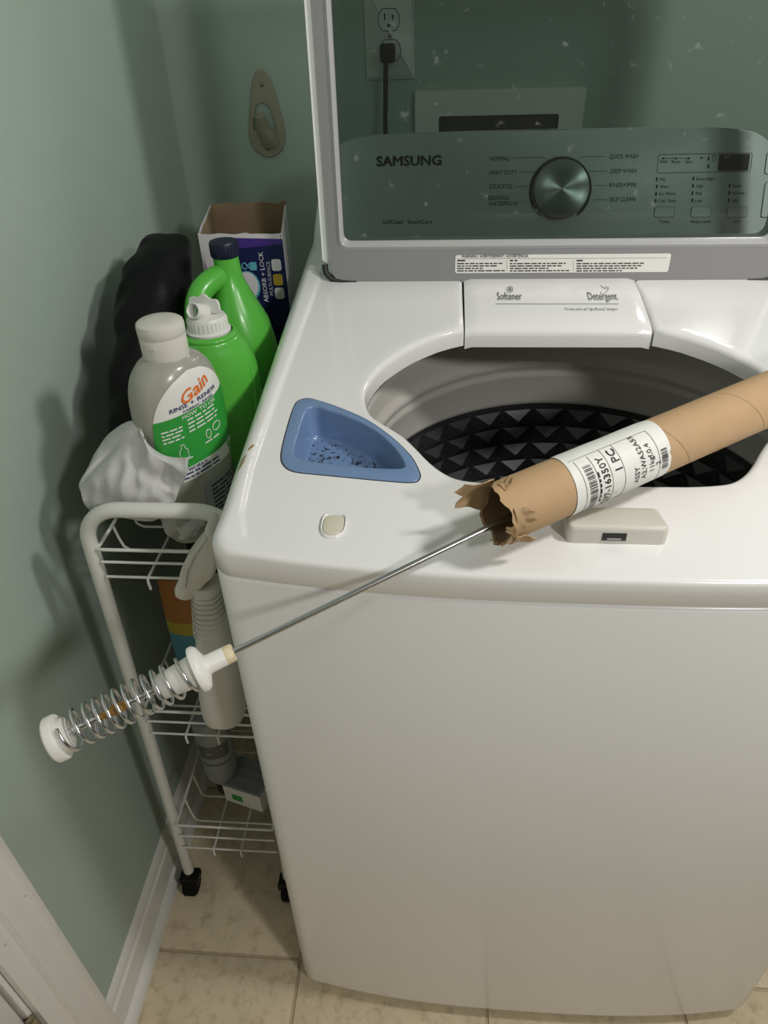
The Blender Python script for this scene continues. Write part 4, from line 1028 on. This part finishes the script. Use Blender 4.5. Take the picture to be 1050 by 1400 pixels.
# brown linings
def lining(a, b, za, zb_, off):
    d = (b-a); nrm = Vector((d.y, -d.x, 0)).normalized()*-0.0028; n = 16; R = []
    for i in range(n+1):
        t = i/n; p = a.lerp(b, t)+nrm; zz = za+(zb_-za)*t-0.002; buck = -nrm.normalized()*0.003*math.sin(t*PI)
        zz += 0.003*noise.noise(Vector((t*5, za*30, off)))
        R.append([Vector((p.x, p.y, F1+0.003)), Vector((p.x+buck.x, p.y+buck.y, (F1+zz)/2)), Vector((p.x, p.y, zz)), Vector((p.x, p.y, zz))+nrm*0.3, Vector((p.x+buck.x, p.y+buck.y, (F1+zz)/2))+nrm*0.3, Vector((p.x, p.y, F1+0.003))+nrm*0.3])
    return G().rings(R).out('lining', M['card'], bxl, 30)
lining(ft[0], ft[1], zt_f, zt_f-0.002, 0.1); lining(ft[1], ft[2], zt_f-0.002, zt_f+0.006, 0.7); lining(ft[3], ft[0], zt_f+0.008, zt_f, 0.9)
G().box((-0.150, 0.587, F1), (-0.048, 0.708, F1+0.003)).out('bottom_panel', M['card'], bxl, 0)
# print on the front panel
fd = (ft[1]-ft[0]); fl = fd.length; fu = fd.normalized(); fn_ = Vector((fu.y, -fu.x, 0))
def fpt(u_, z, o=0.0006):
    t = u_/fl; zz = z; buck = 0.003*math.sin(max(0, min(1, t))*PI); h_ = (z-F1)/(zt_f-F1); q = buck*(1-abs(2*h_-1))
    return Vector((ft[0].x, ft[0].y, z))+fu*u_+fn_*(q+o)
def print_poly(pts, m, o, name='print'):
    P = [Vector(p) for p in pts]
    v2, F = triangulate([P], [Vector((0.005+i*0.012, F1+0.005+j*0.0127)) for i in range(12) for j in range(20) if inside(Vector((0.005+i*0.012, F1+0.005+j*0.0127)), P)], P, [])
    return G().add([fpt(p.x, p.y, o) for p in v2], F).out(name, m, bxl, 90)
top = zt_f-0.006
print_poly([(0.040, F1+0.005), (fl-0.001, F1+0.005), (fl-0.001, top-0.004), (0.043, top), (0.052, top-0.024), (0.050, 0.93), (0.036, 0.88)], M['boxnavy'], 0.0006)
print_poly([(0.043, top), (fl-0.001, top-0.004), (fl-0.002, top-0.011), (0.0485, top-0.016)], M['boxpurple'], 0.0010)
print_poly([(0.002, 0.985), (0.012, 0.955), (0.030, 0.925), (0.032, 0.90), (0.004, 0.93)], M['lilac'], 0.0008)
print_poly([(0.062+0.0185*math.cos(k*PI/10), 0.945+0.0225*math.sin(k*PI/10)) for k in range(20)], M['teal'], 0.0010)
print_poly([(0.062+0.0160*math.cos(k*PI/10), 0.946+0.0200*math.sin(k*PI/10)) for k in range(20)], M['boxwhite'], 0.0013)
print_poly([(0.052, 0.921), (0.070, 0.924), (0.082, 0.910), (0.080, 0.870), (0.050, 0.83)], M['boxwhite'], 0.0010)
print_poly([(p.x, p.y) for p in rrect(0.0690, 0.0790, 0.9680, 0.9800, 0.002, 3)], M['teal'], 0.0014, 'lock_icon')
g = G().tube([fpt(0.0690, 0.9705, 0.0014)]+[fpt(0.0620-0.004*math.sin(k*PI/8)*1.2+0.0, 0.9745+0.0045*math.cos(k*PI/8), 0.0014) for k in range(9)]+[fpt(0.0690, 0.9785, 0.0014)], 0.0009, 6); g.out('lock_icon', M['teal'], bxl, 0)
for z, m in ((0.9745, 'boxwhite'), (0.9530, 'mustard'), (0.9325, 'boxwhite')):
    print_poly([(p.x, p.y) for p in rrect(0.1010, 0.1150, z-0.0085, z+0.0085, 0.0035, 3)], M[m], 0.0014, 'swatch')
def box_text(s_, u0, z0, width, h, bold):   # runs upward, letter tops to the left
    put_text(g, s_, lambda x_, y_: fpt(u0-y_, z0+x_, 0.0015), width, h, bold)
g = G(); box_text('ABSORB + LOCK', 0.0900, 0.9200, 0.0740, 0.0062, 0.012); box_text('MULTI-SURFACE', 0.0985, 0.9300, 0.0500, 0.0050, 0.006); g.out('box_lettering', M['white'], bxl, 0)

# ------------------------------------------------------------------ black bag
def wrinkled(rings_, amp, sc_, seed):
    out = []
    for r in rings_:
        c = sum(r, Vector())/len(r); o_ = []
        for p in r:
            d = (p-c); n_ = d.normalized() if d.length > 1e-6 else Vector((0, 0, 1))
            q = amp*noise.noise(p*sc_+Vector((seed, 0, 0)))+amp*0.8*(abs(noise.noise(Vector((p.x*sc_*0.9, p.y*sc_*0.9, p.z*sc_*0.3))+Vector((0, seed, 0))))*2-0.5)
            o_.append(p+n_*q)
        out.append(o_)
    return out
def catmull_secs(S_, per):
    A = smooth_poly([Vector(s[:3]) for s in S_], per, False); B = smooth_poly([Vector((s[3], s[4], 0)) for s in S_], per, False)
    return [(a.x, a.y, a.z, b.x, b.y) for a, b in zip(A, B)]
S_ = [(-0.146, 0.375, F1+0.002, 0.014, 0.075), (-0.148, 0.365, F1+0.012, 0.018, 0.095), (-0.150, 0.360, 0.803, 0.020, 0.100), (-0.170, 0.356, 0.832, 0.040, 0.104), (-0.180, 0.365, 0.87, 0.044, 0.105), (-0.180, 0.405, 0.925, 0.042, 0.100), (-0.182, 0.455, 0.975, 0.042, 0.090), (-0.183, 0.495, 1.010, 0.038, 0.070), (-0.182, 0.512, 1.026, 0.032, 0.045), (-0.184, 0.520, 1.033, 0.022, 0.020)]
R = [sellipse(c[0], c[1], c[2], c[3], c[4], 2.3, 0.0, 60) for c in catmull_secs(S_, 7)]
R = wrinkled(R, 0.011, 24, 3.0)
R = [[Vector((max(p.x, XW+0.004), p.y, max(p.z, F1+0.001))) for p in r] for r in R]
bag = G().rings(R).out('fabric_bag', M['bag'], None, 75)
finish(bag, 'tall black nylon bag leaning on the sage wall behind the bottles', 'bag')
S_ = [(-0.120, 0.43, F2+0.001, 0.040, 0.12), (-0.120, 0.43, F2+0.012, 0.055, 0.14), (-0.118, 0.43, 0.56, 0.060, 0.145), (-0.120, 0.43, 0.64, 0.058, 0.14), (-0.120, 0.43, 0.70, 0.045, 0.12), (-0.120, 0.43, 0.73, 0.025, 0.08)]
R = [sellipse(c[0], c[1], c[2], c[3], c[4], 2.6, 0, 48) for c in catmull_secs(S_, 5)]
R = [[Vector((p.x, p.y, max(p.z, F2))) for p in r] for r in wrinkled(R, 0.006, 20, 8.0)]
finish(G().rings(R).out('fabric_bundle', M['bag'], None, 75), 'black fabric bundle stuffed in the middle basket of cart', 'bag')

# ------------------------------------------------------------------ grey cloth draped over basket front
net = [  # rows from the back/top edge to the bottom, (px, py, y-depth)
    [(128, 622, .200), (150, 592, .205), (182, 575, .195), (196, 600, .170), (225, 622, .175), (256, 626, .165)],
    [(120, 640, .188), (150, 612, .190), (186, 596, .178), (205, 622, .164), (232, 640, .166), (254, 648, .160)],
    [(108, 662, .178), (136, 640, .172), (172, 628, .168), (200, 648, .165), (226, 662, .164), (246, 668, .166)],
    [(110, 672, .168), (134, 664, .160), (166, 658, .155), (196, 668, .156), (220, 680, .158), (238, 688, .162)],
    [(116, 690, .165), (138, 688, .158), (166, 686, .154), (192, 692, .156), (212, 700, .160), (226, 705, .166)],
    [(128, 702, .172), (146, 704, .166), (168, 708, .162), (190, 712, .164), (206, 713, .168), (216, 710, .176)]]
NV, NU = 8, 8
rowsP = [[atY(*q) for q in r] for r in net]
rowsD = [smooth_poly(r, NU, False) for r in rowsP]
cols = [smooth_poly([rowsD[i][j] for i in range(len(rowsD))], NV, False) for j in range(len(rowsD[0]))]
nu, nv = len(cols), len(cols[0]); V = []
for j in range(nu):
    for i in range(nv):
        p = cols[j][i]; u_, v_ = j/(nu-1), i/(nv-1)
        ef = min(1, 6*min(u_, 1-u_, v_, 1-v_)+0.25)
        fold = ef*0.0055*math.sin(10*u_+6*v_+2*noise.noise(Vector((u_*3, v_*3, 0))))*math.sin(PI*min(1, v_*1.2+0.1))+ef*0.006*noise.noise(Vector((u_*5, v_*5, 2)))+ef*0.0035*(1-2*abs(noise.noise(Vector((u_*7, v_*4, 5)))))
        V.append(p+Vector((0.2, -1, 0.5)).normalized()*fold)
F = [(j*nv+i, (j+1)*nv+i, (j+1)*nv+i+1, j*nv+i+1) for j in range(nu-1) for i in range(nv-1)]
cl = obj('cleaning_cloth', V, F, M['cloth'], None, 180)
so_ = cl.modifiers.new('thickness', 'SOLIDIFY'); so_.thickness = 0.0025; so_.offset = 1
finish(cl, 'crumpled light grey cloth draped over front of top cart basket', 'cloth')
# second cloth hanging inside the basket, in clear film colour
net = [[(214, 690, .20), (232, 688, .20), (252, 690, .20), (276, 700, .20)], [(216, 706, .19), (236, 704, .185), (258, 708, .185), (280, 714, .19)], [(226, 722, .185), (240, 724, .18), (258, 728, .18), (274, 722, .185)], [(236, 732, .19), (246, 735, .186), (258, 736, .186), (268, 730, .19)]]
rowsD = [smooth_poly([atY(*q) for q in r], 6, False) for r in net]
cols = [smooth_poly([rowsD[i][j] for i in range(len(rowsD))], 6, False) for j in range(len(rowsD[0]))]
nu, nv = len(cols), len(cols[0])
V = [cols[j][i]+Vector((0, -1, 0.4))*(0.005*noise.noise(Vector((j*0.3, i*0.25, 4)))+0.003*math.sin(j*0.7+i*0.5)) for j in range(nu) for i in range(nv)]
cl2 = obj('rag', V, [(j*nv+i, (j+1)*nv+i, (j+1)*nv+i+1, j*nv+i+1) for j in range(nu-1) for i in range(nv-1)], M['cloth'], None, 180)
so_ = cl2.modifiers.new('thickness', 'SOLIDIFY'); so_.thickness = 0.002
finish(cl2, 'small grey rag bunched in top basket behind the white wires', 'cloth')

# ------------------------------------------------------------------ off-white hanging bottle with ribbed grip
yj = 0.094
def jy(px, py, d=0): return atY(px, py, yj+d)
hb = thing('hanging_bottle', jy(306, 975), 'off-white plastic bottle with ribbed grip hooked on the cart beside washer', 'bottle')
ctrl = [(308, 974, 26, .026), (306, 960, 29, .028), (303, 930, 30, .028), (300, 900, 29, .027), (296, 875, 26, .025), (292, 855, 23, .022), (288, 835, 20.5, .019), (284, 815, 19, .017), (280, 795, 19, .016)]
R = []
for (px, py, hw, dp) in ctrl:
    c = jy(px, py); e = jy(px+hw, py); R.append((c, e.x-c.x, dp))
rr_ = []
cs = smooth_poly([Vector((c.x, c.z, a)) for c, a, b in R], 6, False); ds = smooth_poly([Vector((b, 0, 0)) for c, a, b in R], 6, False)
for k, (c, d) in enumerate(zip(cs, ds)):
    rr_.append(sellipse(c.x, yj, c.y, c.z, d.x, 2.6, 0, 40))
b0_ = rr_[0]; cc = sum(b0_, Vector())/len(b0_)
rr_ = [[cc+(p-cc)*0.8-Vector((0, 0, 0.004)) for p in b0_]]+rr_
G().rings(rr_).out('bottle_body', M['offwhite'], hb, 60)
for k in range(9):
    py = 808+k*6.2; t = k/8; c = jy(283.5+t*7.0, py); e = jy(283.5+t*7.0+19.4+t*3.2, py)
    G().tube(sellipse(c.x, yj, c.z, e.x-c.x+0.0006, 0.0172+t*0.005, 2.6, 0, 32), 0.0009, 6, True).out('grip_rib', M['offwhite'], hb, 60)
# angled head
hd = [(285, 712), (283, 726), (268, 744), (254, 764), (248, 784), (243, 796), (245, 805), (256, 810), (268, 808), (276, 800), (285, 788), (297, 775), (300, 740), (296, 716)]
P = smooth_poly([Vector((jy(*q).x, jy(*q).z)) for q in hd], 4)
if area2(P) < 0: P = P[::-1]
def hring(ins, yo): return [Vector((p.x, yj+yo, p.y)) for p in (offset2(P, ins) if ins else P)]
G().rings([hring(0.0035, -0.0150), hring(0.001, -0.0135), hring(0, -0.0110), hring(0, 0.0110), hring(0.001, 0.0135), hring(0.0035, 0.0150)]).out('spray_head', M['offwhite'], hb, 40)
hk_ = [(288, 722), (272, 744), (261, 768), (258, 790)]
g = G().tube([Vector((jy(*q).x, yj-0.0155, jy(*q).z)) for q in hk_], 0.0014, 8); g.out('moulded_edge', M['offwhite'], hb, 60)
G().tube([Vector((jy(296, 735).x, yj+0.010, jy(296, 735).z)), Vector((jy(296, 735).x, YF+0.004, 0.8060)), Vector((jy(296, 735).x, YF+0.010, 0.800)), Vector((jy(296, 735).x, YF+0.010, 0.788))], 0.0030, 8).out('hook', M['offwhite'], hb, 60)

# ------------------------------------------------------------------ things in the middle and lower baskets
pk = thing('detergent_pouch', (-0.125, 0.235, F2), 'orange, yellow and teal pouch standing in the middle basket', 'pouch')
def pouch(z0, z1, m, name, a=0.048):
    R = []
    for k in range(9):
        z = z0+(z1-z0)*k/8; h = (z-F2)/0.19; R.append(sellipse(-0.128, 0.235, z, a*(0.96+0.05*math.sin(PI*h)), 0.030*(1-0.85*h**2.2)+0.001, 2.5, 0.1, 36))
    return G().rings(R).out(name, m, pk, 60)
pouch(F2, F2+0.105, M['pkteal'], 'pouch_base'); pouch(F2+0.1052, F2+0.125, M['pkyellow'], 'pouch_stripe'); pouch(F2+0.1252, F2+0.19, M['pkorange'], 'pouch_top')
g = G().lathe([(0.0155, 0), (0.0165, 0.001), (0.0155, 0.002), (0.001, 0.0022)], (-0.107, 0.2065, F2+0.118), (0.1, -1, 0.1), 28); g.out('seal_disc', M['lidgrey'], pk, 40)
sp_ = G().lathe([(0.001, 0), (0.012, 0.001), (0.021, 0.006), (0.024, 0.016), (0.022, 0.030), (0.014, 0.042), (0.009, 0.046), (0.009, 0.058), (0.001, 0.059)], (-0.105, 0.170, F2), (0, 0, 1), 30)
yc_ = thing('squat_bottle', (-0.105, 0.170, F2), 'small squat yellow bottle at the front of the middle basket', 'bottle')
sp_.out('bottle_body', M['pkyellow'], yc_, 50)
G().lathe([(0.0100, 0.050), (0.0105, 0.051), (0.0105, 0.064), (0.001, 0.065)], (-0.105, 0.170, F2), (0, 0, 1), 24).out('cap', M['black'], yc_, 40)
# upside-down grey bottle in the lower basket
c = Vector((-0.160, 0.240, F3))
gbx = thing('upturned_bottle', c, 'grey bottle standing upside down on its dark cap in bottom basket', 'bottle')
G().lathe([(0.012, 0.0), (0.0165, 0.001), (0.0172, 0.026), (0.0160, 0.028)], c, (0, 0, 1), 30).out('cap', M['black'], gbx, 40)
G().lathe([(0.0150, 0.027), (0.0200, 0.034), (0.0268, 0.050), (0.0285, 0.070), (0.0285, 0.190), (0.0265, 0.200), (0.018, 0.204), (0.001, 0.203)], c, (0, 0, 1), 40).out('bottle_body', M['greybottle'], gbx, 50)
g = G()
for z0, z1 in ((0.100, 0.104), (0.118, 0.150)):
    a0, a1 = -2.3, -0.4
    R = [[c+Vector(((0.0287)*math.cos(a0+(a1-a0)*k/20), 0.0287*math.sin(a0+(a1-a0)*k/20), z)) for k in range(21)] for z in (z0, z1)]
    g.rings(R, caps=False, closed=False)
lb2 = g.out('bottle_label', M['inkgrey'], gbx, 60)
g = G()
for k in range(3): put_bars(g, lambda x_, y_: c+Vector((0.0290*math.cos(-1.8+x_/0.029), 0.0290*math.sin(-1.8+x_/0.029), 0.137-k*0.008+y_)), 0.03, 0.005, k)
g.v and g.out('label_lettering', M['greybottle'], lb2, 0)
# white carton in the lower basket
wb = thing('small_carton', (-0.118, 0.235, F3), 'small white carton with green patch lying in bottom basket', 'box')
mt = Matrix.Translation((-0.112, 0.232, F3+0.024)) @ Matrix.Rotation(math.radians(-16), 4, 'Z')
G().box((-0.036, -0.030, -0.0235), (0.036, 0.030, 0.0235), 0.001, 1, mt).out('carton_body', M['paper'], wb, 30)
G().box((-0.0362, -0.0302, 0.0200), (0.0362, 0.0302, 0.0240), 0.0008, 1, mt).out('carton_lid', M['greybottle'], wb, 30)
G().box((-0.020, -0.0306, -0.012), (0.000, -0.0298, 0.004), 0, 1, mt).out('green_patch', M['labgreen'], wb, 0)
for k in range(3): G().box((-0.030, -0.026+k*0.017, 0.0238), (0.030, -0.016+k*0.017, 0.0244), 0, 1, mt).out('print_stripe', M['lidgrey'], wb, 0)

# ================================================================== BACK WALL
# hook plate
hp_ = [(357, 95), (365, 100), (372, 114), (380, 140), (388, 170), (389.5, 190), (385, 206), (372, 214.5), (359, 212), (347, 202), (342, 188), (341, 165), (343, 135), (346, 110), (350, 98)]
P = [Vector((atY(*q, YB).x, atY(*q, YB).z)) for q in hp_]; P = smooth_poly(P, 5)
if area2(P) < 0: P = P[::-1]
hh_ = [(358, 140), (367, 144), (373, 156), (378, 176), (376, 180), (368, 176), (362, 170), (350, 176), (347, 176), (348, 158), (351, 144)]
H = smooth_poly([Vector((atY(*q, YB-0.003).x, atY(*q, YB-0.003).z)) for q in hh_], 4)
if area2(H) < 0: H = H[::-1]
c = sum(P, Vector((0, 0)))/len(P)
hkx = thing('wall_hook', (c.x, YB, min(p.y for p in P)), 'teardrop putty-coloured wall hook plate screwed to sage wall', 'hook')
g = G(); n_ = lambda Q, d: [Vector((p.x, YB-d, p.y)) for p in Q]
v2, F = triangulate([offset2(P, 0.002), H], [], offset2(P, 0.002), [H])
g.add([Vector((p.x, YB-0.0050, p.y)) for p in v2], F)
g.rings([n_(P, 0.0), n_(P, 0.0030), n_(offset2(P, 0.0008), 0.0044), n_(offset2(P, 0.002), 0.0050)], caps=False)
g.rings([n_(H, 0.0050), n_(H, 0.0004)], caps=False)
g.out('plate', M['plate'], hkx, 30)
a = atY(369, 188, YB-0.004); b = atY(352, 158, YB-0.018)
G().tube(smooth_poly([Vector((a.x, YB-0.003, a.z-0.004)), Vector((a.x-0.001, YB-0.010, a.z+0.004)), Vector((a.x-0.005, YB-0.016, a.z+0.014)), Vector((b.x+0.006, YB-0.022, b.z-0.004)), Vector((b.x+0.004, YB-0.024, b.z+0.003))], 5, False), [0.0165, 0.0160, 0.0155, 0.0150, 0.0145, 0.0140, 0.0132, 0.0124, 0.0116, 0.0108, 0.0102, 0.0098, 0.0094, 0.0092, 0.0090, 0.0090, 0.0090, 0.0088, 0.0084, 0.0074, 0.0050][:21], 18).out('prong', M['plate'], hkx, 60)
for q in ((357.5, 115), (366, 202)):
    s0 = atY(*q, YB-0.0055)
    G().lathe([(0.0042, 0), (0.0038, 0.0012), (0.0020, 0.0019), (0.0001, 0.0020)], s0+Vector((0, 0.0008, 0)), (0, -1, 0), 16).out('screw', M['brass'], hkx, 50)
# power outlet
ol = thing('power_outlet', (0.1075, YB, 1.172), 'white duplex wall outlet plate behind the raised glass lid', 'outlet')
P = rrect(0.067, 0.148, 1.1735, 1.3020, 0.003, 4)
G().rings([[Vector((p.x, YB, p.y)) for p in P], [Vector((p.x, YB-0.004, p.y)) for p in P], [Vector((p.x, YB-0.0065, p.y)) for p in offset2(P, 0.0035)]]).out('wall_plate', M['outlet'], ol, 40)
for q in ((531.5, 27), (533.5, 69)):
    c = atY(*q, YB-0.0065)
    P = [Vector((c.x+0.0165*math.cos(t), c.z+max(-0.0142, min(0.0142, 0.0172*math.sin(t))))) for t in [2*PI*k/32 for k in range(32)]]
    rc_ = G().rings([[Vector((p.x, YB-0.006, p.y)) for p in P], [Vector((p.x, YB-0.0088, p.y)) for p in P]]).out('receptacle', M['outlet'], ol, 30)
    G().tube([Vector((p.x, YB-0.0067, p.y)) for p in shrink(P, 1.05)], 0.0006, 5, True).out('receptacle_gap', M['seal'], rc_, 60)
    for dx, hgt in ((-0.0065, 0.0085), (0.0065, 0.0068)):
        G().box((c.x+dx-0.0012, YB-0.0092, c.z), (c.x+dx+0.0012, YB-0.0082, c.z+hgt)).out('slot', M['seal'], rc_, 0)
    G().lathe([(0.0028, 0), (0.0028, 0.0006)], (c.x, YB-0.0086, c.z-0.0075), (0, -1, 0), 14).out('ground_hole', M['seal'], rc_, 0)
G().lathe([(0.003, 0), (0.0024, 0.001), (0.0001, 0.0014)], (0.1075, YB-0.0063, atY(532, 49, YB).z), (0, -1, 0), 14).out('plate_screw', M['brass'], ol, 50)
c = atY(530, 72, YB-0.02)
pw = thing('power_lead', (c.x, YB-0.02, c.z-0.02), 'black power plug and cord hanging from the white outlet', 'cable')
G().box((c.x-0.0125, YB-0.034, c.z-0.014), (c.x+0.0125, YB-0.0095, c.z+0.013), 0.005, 3).out('plug', M['black'], pw, 40)
e = atY(527, 180, YB-0.03)
G().tube(smooth_poly([Vector((c.x-0.003, YB-0.024, c.z-0.010)), Vector((c.x-0.004, YB-0.026, c.z-0.04)), Vector((e.x+0.001, YB-0.026, e.z+0.04)), Vector((e.x, YB-0.03, e.z)), Vector((e.x+0.004, YB-0.045, e.z-0.08)), Vector((e.x+0.03, YB-0.06, 0.92))], 8, False), 0.0042, 10).out('cord', M['black'], pw, 60)
# recessed laundry supply box
ub = thing('supply_box', (0.292, YB, 0.95), 'off-white recessed laundry supply box in wall behind console', 'wall box')
x0, x1 = 0.149, 0.435; zt1 = 1.1555; zs = atY(680, 156, YB).z; xs0, xs1 = atY(600, 160, YB).x, atY(763, 160, YB).x
g = G(); O = rrect(x0, x1, 0.960, zt1, 0.002, 3); I = rrect(xs0, xs1, 0.995, zs, 0.004, 3)
plate(g, O, [I], lambda x_, z_, d: Vector((x_, YB-0.012+d, z_)), 0.012); g.out('box_frame', M['outlet'], ub, 30)
G().box((xs0-0.001, YB-0.0045, 0.994), (xs1+0.001, YB-0.0005, zs+0.001)).out('box_recess', M['seal'], ub, 0)
for sx in (0.33, 0.66):
    xx = xs0+(xs1-xs0)*sx
    G().lathe([(0.009, 0), (0.009, 0.02), (0.014, 0.022), (0.014, 0.034), (0.008, 0.036)], (xx, YB-0.016, 1.02), (0, 0, 1), 18).out('valve', M['brass'], ub, 40)
